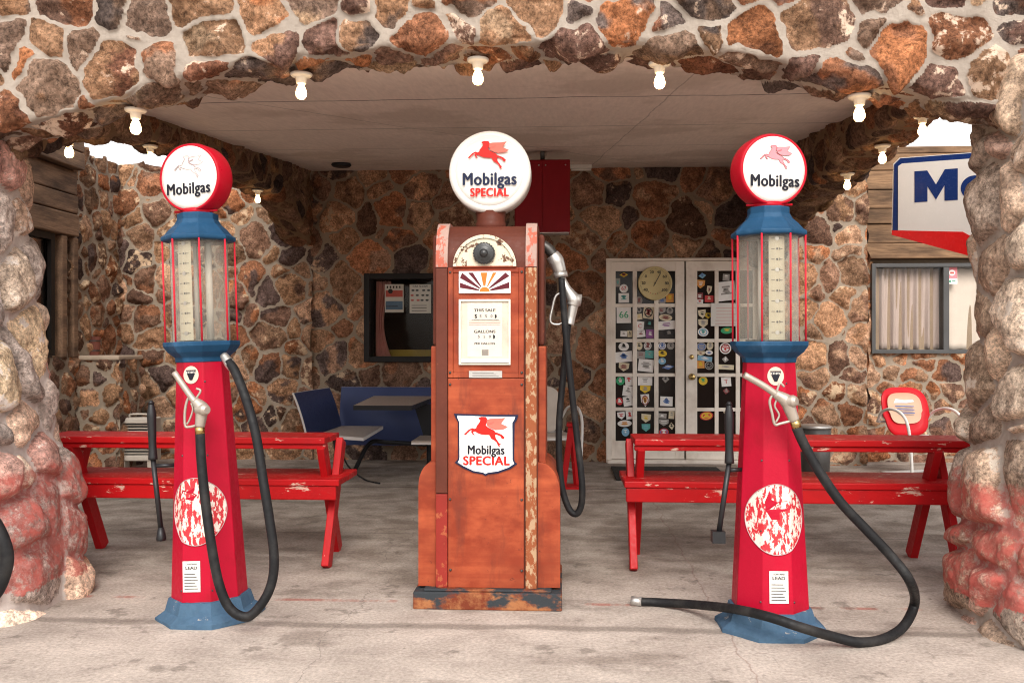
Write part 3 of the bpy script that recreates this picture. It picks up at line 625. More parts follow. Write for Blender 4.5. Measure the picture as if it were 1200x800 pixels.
# ================================================================== DOUBLE DOOR
YD = YB - .02
fr = MB(); ft = .05
fr.box(DX0 - .01, DX0 + ft, YD - .07, YD + .1, 0, DZ1).box(DX1 - ft, DX1 + .01, YD - .07, YD + .1, 0, DZ1).box(DX0 - .01, DX1 + .01, YD - .07, YD + .1, DZ1 + .0005, DZ1 + .03).box(DX0, DX1, YD - .12, YD + .1, 0, .035)
fr.build('door_frame', m_white, BLD, bevel=.004)
m_dglass = paint('dark_door_glass', (.018, .013, .011), .12, var=.3, bmp=0, scale=3)
m_brass = paint('brass', (.55, .40, .16), .25, metal=1, bmp=0)
rows_y = [(318, 356), (360, 397), (401, 437), (441, 477), (481, 516)]
def leaf(px0, px1, cols, knob):
    x0, x1 = xb(px0), xb(px1); d = MB()
    cx = [(xb(a), xb(b)) for a, b in cols]; cz = [(zb(b, 780), zb(a, 780)) for a, b in rows_y]
    y0, y1 = YD - .045, YD; zt = DZ1 - .004
    d.box(x0, cx[0][0], y0, y1, .04, zt).box(cx[-1][1], x1, y0, y1, .04, zt)
    d.box(cx[0][0], cx[-1][1], y0, y1, .04, cz[-1][0]).box(cx[0][0], cx[-1][1], y0, y1, cz[0][1], zt)
    for (a, b), (c, e) in zip(cx[:-1], cx[1:]): d.box(b, c, y0 + .006, y1, cz[-1][0], cz[0][1])
    for (a, b), (c, e) in zip(cz[:-1], cz[1:]):
        for p, q_ in cx: d.box(p, q_, y0 + .008, y1, e, a)
    o = d.build('door', m_white, BLD, bevel=.0025)
    g_ = MB().box(cx[0][0] - .005, cx[-1][1] + .005, YD - .014, YD - .009, cz[-1][0] - .005, cz[0][1] + .005).build('glass', m_dglass, o)
    if knob:
        for (kx, kz, r_) in ((xb(835 - 0), zb(441, 780), 0),): pass
        for kz, r_ in ((zb(462), .034), (zb(439), .024)):
            pass
    return o, cx, cz
dl, cxl, czl = leaf(714, 801, [(721, 741), (746, 766), (771, 790.5)], False)
dr, cxr, czr = leaf(803, 892, [(816, 836.5), (841, 861), (866, 881)], True)
kx = xb(809.5); M_ = MT((kx, YD - .045, PY(809, 441, YD).z), rx=PI / 2)
MB().lathe([(.034, 0), (.034, .006), (.012, .01), (.012, .035), (.03, .045), (.034, .06), (.026, .075), (0, .078)], 20, M=MT((kx, YD - .045, zb(441, 810)), rx=PI / 2)).build('knob', m_brass, dr)
MB().lathe([(.024, 0), (.024, .01), (.016, .016), (0, .017)], 18, M=MT((kx, YD - .045, zb(418, 810)), rx=PI / 2)).build('deadbolt', m_brass, dr)
MB().box(xb(713.5), xb(716.5), YD - .049, YD - .043, zb(351), zb(343)).build('hinge', m_brass, dl)

SC = {k: paint('sticker_' + k, v, .5, var=.15, scale=30, bmp=0) for k, v in dict(white=(.72, .70, .66), cream=(.66, .58, .42), yellow=(.72, .50, .05), green=(.05, .35, .16), teal=(.12, .38, .36), blue=(.10, .18, .42), sky=(.22, .42, .58), red=(.55, .06, .06), orange=(.65, .30, .08), black=(.03, .03, .03), maroon=(.22, .05, .05), grey=(.34, .32, .30), purple=(.3, .12, .32)).items()}
def sticker(parent, px, py, w_, h_, shape, base, ink, txt=None, ring=None):
    p = PY(px, py, YD - .0155); W, H = w_ / 110.6 / 1.8, h_ / 110.6 / 1.8; q = MB(); y = YD - .0155
    if shape == 'o': q.prism(disc(p.x, p.z, W, 24, H), y - .001, y + .001, 0)
    elif shape == 's': q.prism([(p.x - W, p.z + H), (p.x + W, p.z + H), (p.x + W * .95, p.z - H * .2), (p.x, p.z - H), (p.x - W * .95, p.z - H * .2)], y - .001, y + .001, 0)
    elif shape == 'd': q.prism([(p.x - W, p.z), (p.x, p.z - H), (p.x + W, p.z), (p.x, p.z + H)], y - .001, y + .001, 0)
    else: q.prism(rect(p.x - W, p.x + W, p.z - H, p.z + H), y - .001, y + .001, 0)
    rn = random.Random(int(px * 7 + py)); yy = y - .002
    if ring: q.prism(disc(p.x, p.z, W * .8, 20, H * .8), yy, y - .0012, 2); q.prism(disc(p.x, p.z, W * .6, 20, H * .6), yy - .001, yy - .0002, 0); yy -= .0012
    if txt: add_text(q, txt, H * 1.2, p.x, yy - .0002, p.z, .0006, min(1, 1.5 * W / (H * .42 * len(txt) + .0001)), 1)
    else:
        k = rn.randint(2, 4)
        for j in range(k):
            zz = p.z + H * (.45 - .95 * j / k); wv = W * rn.uniform(.25, .62)
            if rn.random() < .45: q.prism([(p.x - wv, zz), (p.x - wv * .3, zz + H * .3), (p.x + wv * .5, zz + H * .15), (p.x + wv, zz - H * .12), (p.x, zz - H * .2)], yy - .0004, yy, 1)
            else: q.box(p.x - wv, p.x + wv, yy - .0004, yy, zz - H * .09, zz + H * .09, 1)
    ra = R(rn.uniform(-9, 9)); q.v = [(p.x + (a - p.x) * math.cos(ra) - (c - p.z) * math.sin(ra), b, p.z + (a - p.x) * math.sin(ra) + (c - p.z) * math.cos(ra)) for a, b, c in q.v]
    q.build('sticker', [SC[base], SC[ink], SC[ring or 'grey']], parent, fixn=False)
ST = [(731, 322, 9, 5, 'd', 'yellow', 'maroon'), (724, 331, 5, 9, 'r', 'grey', 'teal'), (731, 338, 9, 9, 'o', 'white', 'red', '67'), (731, 349, 11, 10, 'r', 'white', 'teal'),
      (731, 369, 15, 17, 'r', 'white', 'green', '66'), (731, 391, 7, 6, 'r', 'white', 'grey'), (738, 391, 5, 7, 'r', 'cream', 'black'),
      (731, 406, 11, 9, 'o', 'white', 'black'), (731, 418, 18, 11, 'r', 'white', 'blue'), (731, 430, 11, 9, 's', 'cream', 'maroon'),
      (727, 446, 9, 9, 'o', 'green', 'white'), (737, 446, 8, 10, 'r', 'white', 'red'), (736, 458, 11, 11, 'r', 'white', 'grey'), (726, 470, 7, 8, 'o', 'red', 'white'), (736, 470, 10, 10, 'r', 'white', 'black'),
      (728, 487, 8, 8, 's', 'white', 'red'), (738, 486, 8, 9, 'r', 'white', 'red'), (732, 496, 15, 7, 'o', 'white', 'orange'), (733, 506, 8, 9, 'o', 'sky', 'white'),
      (749, 352, 7, 9, 'o', 'grey', 'maroon'), (776, 352, 8, 8, 'o', 'grey', 'blue'), (785, 349, 8, 9, 'r', 'orange', 'yellow'),
      (749, 363, 5, 6, 'o', 'grey', 'black'), (760, 366, 11, 13, 'r', 'cream', 'maroon', None, 'black'), (749, 371, 6, 6, 'r', 'cream', 'yellow'), (750, 382, 8, 10, 'r', 'white', 'red', 'C'), (762, 391, 9, 9, 'r', 'purple', 'white'), (751, 391, 9, 7, 'r', 'white', 'maroon'), (761, 379, 8, 7, 'r', 'black', 'teal'),
      (775, 364, 9, 7, 's', 'grey', 'maroon'), (785, 364, 7, 7, 'o', 'grey', 'black'), (780, 372, 14, 7, 'o', 'cream', 'maroon'), (781, 381, 18, 9, 'r', 'white', 'purple'), (784, 390, 11, 6, 'o', 'black', 'grey'),
      (749, 405, 7, 9, 'o', 'cream', 'black'), (759, 405, 8, 9, 'o', 'white', 'maroon', None, 'grey'), (751, 416, 9, 8, 'r', 'grey', 'maroon'), (761, 415, 9, 8, 'r', 'teal', 'grey'), (757, 428, 16, 13, 'r', 'white', 'grey'),
      (776, 405, 8, 8, 'o', 'white', 'blue', None, 'blue'), (786, 405, 8, 8, 'o', 'grey', 'black'), (776, 414, 10, 7, 'o', 'yellow', 'black'), (776, 423, 8, 7, 'o', 'sky', 'white'), (783, 430, 13, 5, 'd', 'blue', 'white'),
      (756, 446, 15, 10, 'r', 'white', 'grey'), (756, 456, 11, 8, 's', 'yellow', 'grey'), (756, 469, 9, 13, 's', 'white', 'orange', None, 'maroon'), (780, 444, 8, 8, 'd', 'grey', 'black'), (781, 470, 13, 10, 'r', 'white', 'blue'),
      (757, 490, 10, 9, 's', 'cream', 'yellow'), (757, 501, 9, 8, 's', 'teal', 'sky'), (776, 487, 9, 5, 'r', 'grey', 'white'), (787, 486, 6, 8, 'r', 'cream', 'grey'), (778, 495, 10, 7, 's', 'grey', 'white'), (778, 506, 10, 8, 'o', 'red', 'white', None, 'blue'), (787, 499, 6, 8, 'd', 'cream', 'black')]
for s in ST: sticker(dl, *s)
SR = [(823, 323, 8, 6, 'd', 'sky', 'blue'), (821, 333, 9, 9, 's', 'orange', 'white'), (831, 340, 5, 9, 's', 'cream', 'maroon'), (820, 347, 7, 7, 'r', 'maroon', 'white'), (831, 350, 9, 7, 'r', 'red', 'cream'), (820, 353, 7, 4, 'r', 'white', 'red'),
      (851, 325, 7, 7, 'r', 'grey', 'white'), (851, 341, 19, 20, 'r', 'white', 'grey'),
      (823, 368, 8, 9, 's', 'cream', 'black'), (830, 370, 7, 6, 's', 'yellow', 'black'), (824, 379, 10, 9, 's', 'cream', 'grey'), (824, 389, 11, 9, 'o', 'white', 'teal', None, 'sky'), (852, 387, 13, 7, 'o', 'green', 'yellow'),
      (822, 406, 10, 9, 'o', 'grey', 'blue', None, 'blue'), (832, 405, 7, 9, 'o', 'cream', 'grey'), (821, 414, 9, 5, 's', 'cream', 'maroon'), (831, 413, 8, 5, 'o', 'white', 'blue'), (826, 420, 15, 5, 'r', 'sky', 'white'), (821, 427, 8, 8, 'r', 'orange', 'yellow'), (831, 428, 9, 9, 'o', 'grey', 'black', None, 'black'),
      (850, 408, 12, 12, 'o', 'white', 'red', None, 'maroon'), (850, 421, 7, 7, 'd', 'grey', 'white'), (851, 430, 16, 5, 'r', 'cream', 'grey'), (824, 446, 9, 9, 'o', 'yellow', 'green'), (851, 447, 10, 10, 'r', 'white', 'red', 'T'), (851, 458, 7, 7, 'd', 'maroon', 'grey'), (828, 487, 14, 9, 'o', 'red', 'yellow', None, 'yellow'), (851, 483, 6, 4, 's', 'cream', 'orange')]
for s in SR: sticker(dr, *s)
paper(833, 866, 355, 382, YD - .05, 'white handwritten sheet taped across the glass door muntins', 6, 'paper sign')
# thermometer
p = PY(767.5, 332, YD - .052)
r = thing('dial_thermometer', 'round cream dial thermometer hung on the white glass door', 'thermometer', p)
TR = .178
MB().lathe([(0, .0), (TR, 0), (TR, .02), (TR - .008, .026), (TR - .014, .02), (0, .02)], 48, M=MT(rx=PI / 2)).build('dial', paint('cream_dial', (.60, .50, .26), .45, var=.1), r)
q = MB(); 
for k, tx in enumerate(('40', '20', '0', '20', '40', '60', '80', '100')[0:]):
    a = R(215 - k * 36); add_text(q, tx, .043, math.cos(a) * TR * .68, -.0225, math.sin(a) * TR * .68, .001)
for k in range(51):
    a = R(215 - k * 5.04); q.box(-.001, .001, -.0222, -.0205, TR * .82, TR * (.9 if k % 5 == 0 else .87), 0, MT(ry=PI / 2 - a))
for k in range(7): a = R(232 + k * 13); q.prism(disc(math.cos(a) * TR * .62, math.sin(a) * TR * .62, .005, 8), -.0225, -.0205, 1 if k % 2 else 0)
q.box(-.0035, .0035, -.026, -.024, -.035, TR * .66, 0, MT(ry=R(28))); q.prism(disc(0, 0, .008, 14), -.028, -.0225)
q.build('needle_and_markings', [paint('ink_black', (.05, .05, .05)), paint('ink_red', (.5, .1, .1))], r, fixn=False)
# door mat
MB().box(DX0 + .02, xb(830), 8.35, 9.2, .004, .02).build('door_mat', paint('black_rubber_mat', (.035, .032, .03), .85, bmp=.8, scale=20))
tag(bpy.data.objects['door_mat'], 'dark rubber mat on the floor before the white door', 'door mat')

# ================================================================== BULBS
m_bulb = emit('lit_bulb_glass', (1, .64, .30), 13); m_porc = paint('porcelain', (.70, .66, .58), .3, var=.08)
def bulb(i, p, label):
    r = thing('light_bulb', label, 'light bulb', p, 0, 'bare bulbs along the arches'); r.scale = (.88, .88, .92)
    MB().lathe([(.058, 0), (.058, -.008), (.05, -.016), (.03, -.022), (.026, -.05), (.022, -.052), (0, -.052)], 24).build('lamp_holder', m_porc, r)
    MB().lathe([(.013, -.048), (.015, -.060), (.024, -.078), (.029, -.098), (.027, -.115), (.017, -.127), (0, -.131)], 20, cap=False).build('bulb_glass', m_bulb, r)
    return r
def uz(x): return float(arch_z(x)) + .026
front = [(159, 133), (353, 92), (560, 68), (773, 71), (1007, 106)]
names = ['lit bulb under the front arch above the leftmost pump globe', 'lit bulb under the front arch, second from its left end', 'lit bulb under the front arch over the orange pump', 'lit bulb under the front arch right of the orange pump globe', 'lit bulb under the front arch above the rightmost pump']
for i, (px, py) in enumerate(front):
    q = PY(px, py, 4.2); bulb(i, (q.x, 4.2, uz(q.x) + .004), names[i])
for i, (px, py, X, lab) in enumerate([(81, 183, -2.86, 'lit bulb under the left side arch nearest the whitish pillar'), (176, 176, -2.86, 'lit bulb under the left side arch, just left of the pump globe'), (302, 229, -2.86, 'small lit bulb at the far end of the left side arch'),
                            (1081, 149, 2.1, 'lit bulb beside the sky gap over the big white sign'), (1034, 178, 2.1, 'lit bulb under the right side arch, middle of three'), (993, 212, 2.1, 'small lit bulb at the far end of the right side arch')]):
    xn = (px - 600) / FPX; d = X / (CY * xn - SY); y = d * (SY * xn + CY); prof = (([(4.2, 2.1), (4.7, 2.27), (5.1, 2.46), (5.6, 2.57), (6.3, 2.66), (7.3, 2.73), (8.3, 2.72), (8.9, 2.64), (9.3, 2.52), (9.7, 2.3)]) if X < 0 else [(4.2, 2.3), (4.6, 2.46), (5.0, 2.60), (5.6, 2.60), (6.3, 2.56), (7.2, 2.50), (8.2, 2.42), (8.9, 2.32), (9.3, 2.2), (9.7, 2.0)])
    z = float(np.interp(y, *zip(*prof))) - .015
    bulb(10 + i, (X, y, z), lab)

# ================================================================== PILLARS
def pillar(name, cx, cy, prof_in, hw, hd, H, mat, pal, seed, inner):
    """prof_in: (z, x of the opening-side face)"""
    R0 = .62; wrapn = 11; cwid = .265; nu = 300; th = np.linspace(0, 2 * PI, nu, endpoint=False); nv = int(H / .011); zz = np.linspace(0, H, nv)
    U = np.tile(th / (2 * PI) * wrapn * cwid, (nv, 1)); V = np.tile(zz[:, None], (1, nu))
    zs, xs_ = zip(*prof_in); P = np.zeros((nv, nu, 3)); Nn = np.zeros_like(P)
    c, s = np.cos(th), np.sin(th); n_ = 4.5
    rr = (np.abs(c) ** n_ + np.abs(s) ** n_) ** (-1 / n_)
    for j, z in enumerate(zz):
        a = abs(np.interp(z, zs, xs_) - cx) - .03; t = z / H; b2 = hd * (1.08 - .22 * t)
        P[j, :, 0] = cx + a * rr * c; P[j, :, 1] = cy + b2 * rr * s; P[j, :, 2] = z
    Nn[:, :, 0] = np.sign(c) * np.abs(c * rr) ** (n_ - 1); Nn[:, :, 1] = np.sign(s) * np.abs(s * rr) ** (n_ - 1)
    Nn /= np.linalg.norm(Nn, axis=-1, keepdims=True)
    return stones(name, P, Nn, U, V, mat, BLD, cell=(cwid, .25), seed=seed, amp=.074, gap=.013, pal=pal, wrap=wrapn, closed_u=True, rnd=.017, wvar=.75, big=.022, tilt=.16, rough=.42, soft=110, facet=.8, blend=0)
pillar('pillar', -2.98, 4.27, [(0, -2.40), (.4, -2.45), (.6, -2.51), (.9, -2.58), (1.3, -2.66), (1.8, -2.71), (2.4, -2.74)], .55, .40, 2.35, m_pil, PAL_PIL, 72, 1)
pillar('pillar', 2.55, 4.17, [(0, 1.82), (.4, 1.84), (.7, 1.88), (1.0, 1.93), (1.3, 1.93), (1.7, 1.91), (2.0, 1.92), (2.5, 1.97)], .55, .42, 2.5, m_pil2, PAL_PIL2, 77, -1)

# ================================================================== EMBLEM
PG = [(335, 108), (368, 95), (420, 97), (434, 122), (430, 152), (417, 190), (440, 215), (480, 236), (515, 250), (526, 270), (560, 280), (600, 298), (632, 326), (626, 346), (602, 342), (588, 316), (545, 296), (524, 300), (532, 340), (552, 368), (572, 398), (592, 404), (572, 416), (584, 440), (560, 424), (545, 386), (508, 356), (484, 345), (458, 300), (420, 300), (370, 296), (330, 282), (300, 264), (278, 262), (272, 280), (292, 304), (270, 298), (250, 264), (262, 246), (240, 250), (186, 302), (168, 298), (222, 244), (262, 224), (290, 234), (308, 224), (315, 200), (336, 174), (352, 150), (356, 130), (342, 122)]
WG = [(428, 128), (470, 118), (560, 116), (642, 106), (600, 158), (596, 176), (670, 208), (620, 236), (530, 242), (478, 226), (440, 204), (428, 160)]
def pts(pl, cx, cz, s): return [((x - 419) / 500 * s + cx, -(y - 270) / 500 * s + cz) for x, y in pl]
def pegasus(mb, cx, cz, s, y, body=0, wing=1, line=None, fill=True, lw=.0008, surf=None):
    if fill: mb.prism(pts(PG, cx, cz, s), y - .001, y, body); mb.prism(pts(WG, cx, cz, s), y - .0018, y - .0008, wing)
    if line is not None:
        for pl in (PG, WG):
            q = pts(pl, cx, cz, s); q.append(q[0]); mb.tube([(a, y - .002, b) for a, b in q], lw, 5, line, curve=False, cap=False)
        for k in range(5): a = pts([(440 + k * 14, 190 - k * 4), (452 + k * 14, 165 - k * 4)], cx, cz, s); mb.tube([(x, y - .002, z) for x, z in a], lw, 5, line, curve=False, cap=False)
m_red_ink = paint('enamel_red', (.68, .02, .015), .35, bmp=0); m_pale_red = paint('enamel_faded_red', (.78, .16, .12), .4, bmp=0); m_pinkf = paint('faded_pink_ink', (.76, .25, .28), .5, bmp=0)
m_navy = paint('navy_ink', (.012, .018, .05), .4, bmp=0); m_black_ink = paint('black_lettering', (.012, .012, .02), .4, bmp=0); m_line = paint('emblem_outline', (.22, .05, .06), .5, bmp=0); m_lineg = paint('emblem_outline_grey', (.36, .25, .27), .6, bmp=0)
m_milk = paint('milk_glass', (.72, .69, .64), .22, var=.04, bmp=0, coat=.4)

# ================================================================== CLOCK-FACE PUMP (centre)
PX, PYY = -.357, 4.55
r = thing('dial_face_fuel_pump', 'tall orange rusted metal fuel pump with white shield and milky globe', 'fuel pump', (PX, PYY, 0)); CP = r
YF = -.26      # local y of the front panel
def cx_(px): return (px - 574.5) / 248.0
def cz_(py): return (712.5 - py) / 248.0
m_or = None
def orange_mat():
    m, n, l, b = new_mat('sunfaded_orange_enamel'); t = m.node_tree
    a = noise_node(t, 6, 8, stretch=(.9, 1, 1.5)); d = noise_node(t, 3, 7); e = noise_node(t, 26, 9, rough=.75)
    c = mixc(t, ramp(t, a.outputs['Fac'], .38, .62).outputs[0], (.23, .034, .013, 1), (.42, .088, .034, 1))
    c = mixc(t, ramp(t, d.outputs['Fac'], .42, .72).outputs[0], c, (.20, .036, .016, 1))
    tcn = n.new('ShaderNodeTexCoord'); sx = n.new('ShaderNodeSeparateXYZ'); l.new(tcn.outputs['Object'], sx.inputs[0])
    bn = noise_node(t, 1.6, 5, stretch=(.5, 1, 14)); c = mixc(t, ramp(t, bn.outputs['Fac'], .46, .62, (0, 0, 0, 1), (.55, .55, .55, 1)).outputs[0], c, (.24, .035, .014, 1))
    st2 = noise_node(t, 7, 7, stretch=(1.6, 1, .35)); c = mixc(t, ramp(t, st2.outputs['Fac'], .56, .70, (0, 0, 0, 1), (.7, .7, .7, 1)).outputs[0], c, (.13, .03, .018, 1))
    c = mixc(t, ramp(t, e.outputs['Fac'], .63, .67).outputs[0], c, (.08, .025, .018, 1))
    l.new(c, b.inputs['Base Color']); b.inputs['Roughness'].default_value = .55; b.inputs['Specular IOR Level'].default_value = .2; bump(t, e.outputs['Fac'], .2, .004); return m
m_or = orange_mat()
m_br = paint('oxidised_brown_paint', (.105, .028, .017), .5, var=.4, scale=7, chip=(.32, .10, .05), chip_at=.66, bmp=.25)
m_rustcream = paint('cream_paint_over_rust', (.40, .26, .155), .7, var=.3, scale=6, chip=(.27, .08, .032), chip_at=.455, chip_scale=38, stretch=(1, 1, .5), bmp=.4)
m_lightor = paint('bleached_orange', (.62, .19, .10), .6, var=.2, dirt=((.5, .3, .2), .6))
m_pinkgrey = paint('bleached_trim', (.38, .25, .21), .55, var=.3, scale=11, chip=(.42, .11, .07), chip_at=.53, stretch=(1, 1, .5))
m_redst = paint('bare_red_strip', (.24, .025, .018), .5, var=.35, chip=(.36, .09, .04), chip_at=.56)
m_gun = paint('dark_gunmetal', (.09, .085, .08), .4, metal=.7); m_alu = paint('worn_aluminium', (.52, .50, .47), .38, metal=.75, var=.15, scale=20)
m_base = None
def base_mat():
    m, n, l, b = new_mat('scabby_rusted_base'); t = m.node_tree
    a = noise_node(t, 9, 9, rough=.7); d = noise_node(t, 5, 8, stretch=(1, 1, 2))
    c = mixc(t, ramp(t, a.outputs['Fac'], .45, .6).outputs[0], (.17, .04, .02, 1), (.34, .14, .06, 1))
    c = mixc(t, ramp(t, d.outputs['Fac'], .50, .56).outputs[0], c, (.04, .045, .05, 1)); l.new(c, b.inputs['Base Color']); b.inputs['Roughness'].default_value = .8; b.inputs['Specular IOR Level'].default_value = .1; bump(t, a.outputs['Fac'], .8, .01); return m
m_base = base_mat()
mb = MB().box(cx_(488), cx_(662), YF - .04, .28, 0, cz_(692)); mb.box(cx_(500), cx_(650), YF - .03, .27, cz_(692), cz_(689)); mb.build('base', m_base, r, bevel=.01)
# flanks: lower bulges with rounded shoulders
def flank(s):
    # front outline, extruded in depth
    x_out, x_in = (cx_(492), cx_(513)) if s < 0 else (cx_(660), cx_(632.6))
    q = []; n = 8; zt = cz_(542); rr = abs(x_in - x_out) * .85
    q = [(x_in, cz_(689)), (x_out, cz_(689)), (x_out, zt - rr * 1.6)]
    for k in range(1, n + 1): a = k / n * PI / 2; q.append((x_out - s * rr * (1 - math.cos(a)), zt - rr * 1.6 + rr * 1.6 * math.sin(a)))
    q.append((x_in, zt))
    MB().prism(q, YF + .02, .22).build('side_fairing', m_or, r, bevel=.012)
    xa, xb_ = (cx_(506), cx_(514)) if s < 0 else (cx_(643), cx_(634))
    MB().box(min(xa, xb_), max(xa, xb_), YF + .05, .20, zt - .05, cz_(405)).build('side_panel', m_or, r, bevel=.006)
    MB().box(min(xa - s * .007, xb_), max(xa - s * .007, xb_), YF + .06, .19, cz_(404.5), cz_(272)).build('side_panel', m_br, r, bevel=.015)
flank(-1); flank(1)
# main body with a rounded top, extruded across
ZT_ = cz_(257); RT = .21
def side_profile(yf, yb, z0, zt, rt, n=12):
    q = [(yf, z0)]
    for k in range(n + 1): a = k / n * PI / 2; q.append((yf + rt * .62 * (1 - math.cos(a)), zt - rt + rt * math.sin(a)))
    for k in range(n + 1): a = k / n * PI / 2; q.append((yb - rt * .62 * (1 - math.sin(a)), zt - rt + rt * math.cos(a)))
    q.append((yb, z0)); return q
def across(mb, prof, x0, x1, mi=0):   # prof in (y,z), extruded along x
    n = len(prof); vs = [(x0, y, z) for y, z in prof] + [(x1, y, z) for y, z in prof]
    fs = [tuple(range(n)), tuple(range(2 * n - 1, n - 1, -1))] + [(i, (i + 1) % n, n + (i + 1) % n, n + i) for i in range(n)]
    return mb.add(vs, fs, mi)
mb = MB(); across(mb, side_profile(YF + .012, .2, cz_(690), ZT_ - .012, RT), cx_(513), cx_(634)); mb.build('cabinet', m_br, r, bevel=.004)
# wrap-over trim strips
def strip(x0, x1, segs):
    for (zlo, zhi, mat, nm) in segs:
        if zhi is None:
            q = [(YF - .004, zlo)] + [p_ for p_ in side_profile(YF - .004, .21, cz_(690), ZT_, RT)[1:-1]] + [(.21, zlo)]
            inn = [(YF + .012, zlo)] + [p_ for p_ in side_profile(YF + .014, .2, cz_(690), ZT_ - .013, RT)[1:-1]] + [(.2, zlo)]
            mb = MB(); n = len(q); vs = [(x, y, z) for x in (x0, x1) for y, z in q] + [(x, y, z) for x in (x0, x1) for y, z in inn]
            fs = [(i, i + 1, n + i + 1, n + i) for i in range(n - 1)] + [(i, i + 1, 2 * n + i + 1, 2 * n + i) for i in range(n - 1)] + [(n + i, n + i + 1, 3 * n + i + 1, 3 * n + i) for i in range(n - 1)]
            mb.add(vs, fs, 0, None, False).build(nm, mat, r)
        else: MB().box(x0, x1, YF - .006, YF + .02, zlo, zhi).build(nm, mat, r, bevel=.004)
strip(cx_(513.5), cx_(527.5), [(cz_(312), None, m_pinkgrey, 'trim_strip'), (cz_(578), cz_(313), m_br, 'trim_strip'), (cz_(689), cz_(579), m_redst, 'trim_strip')])
strip(cx_(619.5), cx_(632.5), [(cz_(312), None, m_pinkgrey, 'trim_strip'), (cz_(689), cz_(313), m_rustcream, 'trim_strip')])
MB().box(cx_(528), cx_(617.5), YF, YF + .02, cz_(689), cz_(443)).build('front_panel', m_or, r, bevel=.003)
mb = frame_rect(MB(), cx_(528), cx_(617.5), cz_(442.3), cz_(312.5), YF - .001, YF + .02, .024); mb.box(cx_(528) + .024, cx_(617.5) - .024, YF + .004, YF + .019, cz_(442.3) + .024, cz_(312.5) - .024)
dp = mb.build('display_door', m_or, r, bevel=.003)
mb = MB()
for x_, z_ in ((530.5, 318), (530.5, 436), (615, 318), (615, 436), (530.5, 450), (615, 450), (530.5, 585), (615, 585), (531, 668), (615, 668)): mb.lathe([(0, .006), (.005, .005), (.0065, 0)], 10, M=MT((cx_(x_), YF - .002, cz_(z_)), rx=PI / 2))
mb.build('bolt', m_gun, r)
# sunburst window
mb = MB().box(cx_(541), cx_(602), YF - .008, YF + .003, cz_(343), cz_(317)); sb = mb.build('sunburst_glass', paint('sunburst_white', (.85, .83, .78), .25, var=.04, bmp=0), r, bevel=.002)
q = MB(); ox, oz = cx_(571.5), cz_(341); x0, x1, z0, z1 = cx_(542), cx_(601), cz_(342), cz_(318.5)
def clip(a):
    dx, dz = math.cos(a), math.sin(a); t = 9
    if dx > 1e-6: t = min(t, (x1 - ox) / dx)
    if dx < -1e-6: t = min(t, (x0 - ox) / dx)
    if dz > 1e-6: t = min(t, (z1 - oz) / dz)
    return (ox + dx * t * .985, oz + dz * t * .985)
for k, (a0, a1, mi) in enumerate([(8, 21, 0), (32, 42, 0), (58, 66, 1), (82, 102, 1), (122, 131, 0), (140, 151, 0), (160, 171, 0)]):
    A, B = clip(R(a0)), clip(R(a1)); C = []
    s0 = .028; q.prism([(ox + s0 * math.cos(R(a0)), oz + s0 * math.sin(R(a0))), A, B, (ox + s0 * math.cos(R(a1)), oz + s0 * math.sin(R(a1)))], YF - .0105, YF - .0085, mi)
q.prism([(ox + .024 * math.cos(R(a)), oz + .024 * math.sin(R(a)) * .9) for a in range(0, 181, 15)], YF - .011, YF - .0085, 1)
q.build('sunburst_rays', [paint('ray_maroon', (.10, .012, .02), .3, bmp=0), paint('ray_orange', (.75, .18, .03), .3, var=.4, scale=20, bmp=0)], sb, fixn=False)
# price display
DZ0, DZ1_ = cz_(427), cz_(350)
ds = frame_rect(MB(), cx_(541), cx_(602), DZ0, DZ1_, YF - .012, YF + .003, .010); ds.box(cx_(541), cx_(602), YF - .001, YF + .003, DZ0, DZ1_); 
ds = ds.build('price_display', paint('dingy_cream_plate', (.74, .68, .58), .5, var=.14, scale=9, dirt=((.45, .36, .27), .5), bmp=.2), r, bevel=.0015)
q = MB(); y = YF - .0028; cxm = cx_(571.5)
q.box(cx_(551), cx_(592), YF - .0022, YF - .0012, DZ0 + .04, DZ1_ - .012, 2)
add_text(q, 'THIS SALE', .020, cxm, y, cz_(363), .0008, 1.15); add_text(q, '$', .026, cx_(561), y, cz_(370), .0008)
def wheels(zc, n, x0):
    for k in range(n): q.box(x0 + k * .026, x0 + k * .026 + .021, y + .0004, y + .001, zc - .011, zc + .011, 3); add_text(q, '550'[k % 3], .018, x0 + k * .026 + .0105, y, zc, .0004)
    q.prism([(x0 + n * .026, zc - .011), (x0 + n * .026 + .009, zc - .006), (x0 + n * .026 + .009, zc + .006), (x0 + n * .026, zc + .011)], y, y + .001)
wheels(cz_(370), 3, cx_(564)); add_text(q, 'GALLONS', .020, cxm, y, cz_(388), .0008, 1.15); wheels(cz_(394), 3, cx_(562))
add_text(q, 'PER GALLON', .014, cxm, y, cz_(402), .0006, 1.2)
for k in range(3): q.box(cx_(553), cx_(590), y, y + .0008, cz_(380) + k * .008, cz_(380) + k * .008 + .002, 1); q.box(cx_(560) + k * .035, cx_(560) + k * .035 + .024, y, y + .0008, cz_(409), cz_(405), 3)
q.box(cx_(568), cx_(576), y, y + .0008, cz_(416), cz_(409), 4); q.box(cx_(556), cx_(588), y, y + .0008, cz_(374.4), cz_(374), 0)
q.box(cx_(544), cx_(600), YF - .02, YF - .004, DZ0 + .012, DZ0 + .03, 3)
q.build('dials_and_lettering', [m_black_ink, paint('ink_faded_red', (.60, .22, .16)), paint('plate_grey', (.82, .77, .68), .5, var=.12, scale=12, bmp=0), paint('wheel_white', (.76, .72, .66), .4, bmp=0), paint('plate_shadow_grey', (.33, .30, .27))], ds, fixn=False)
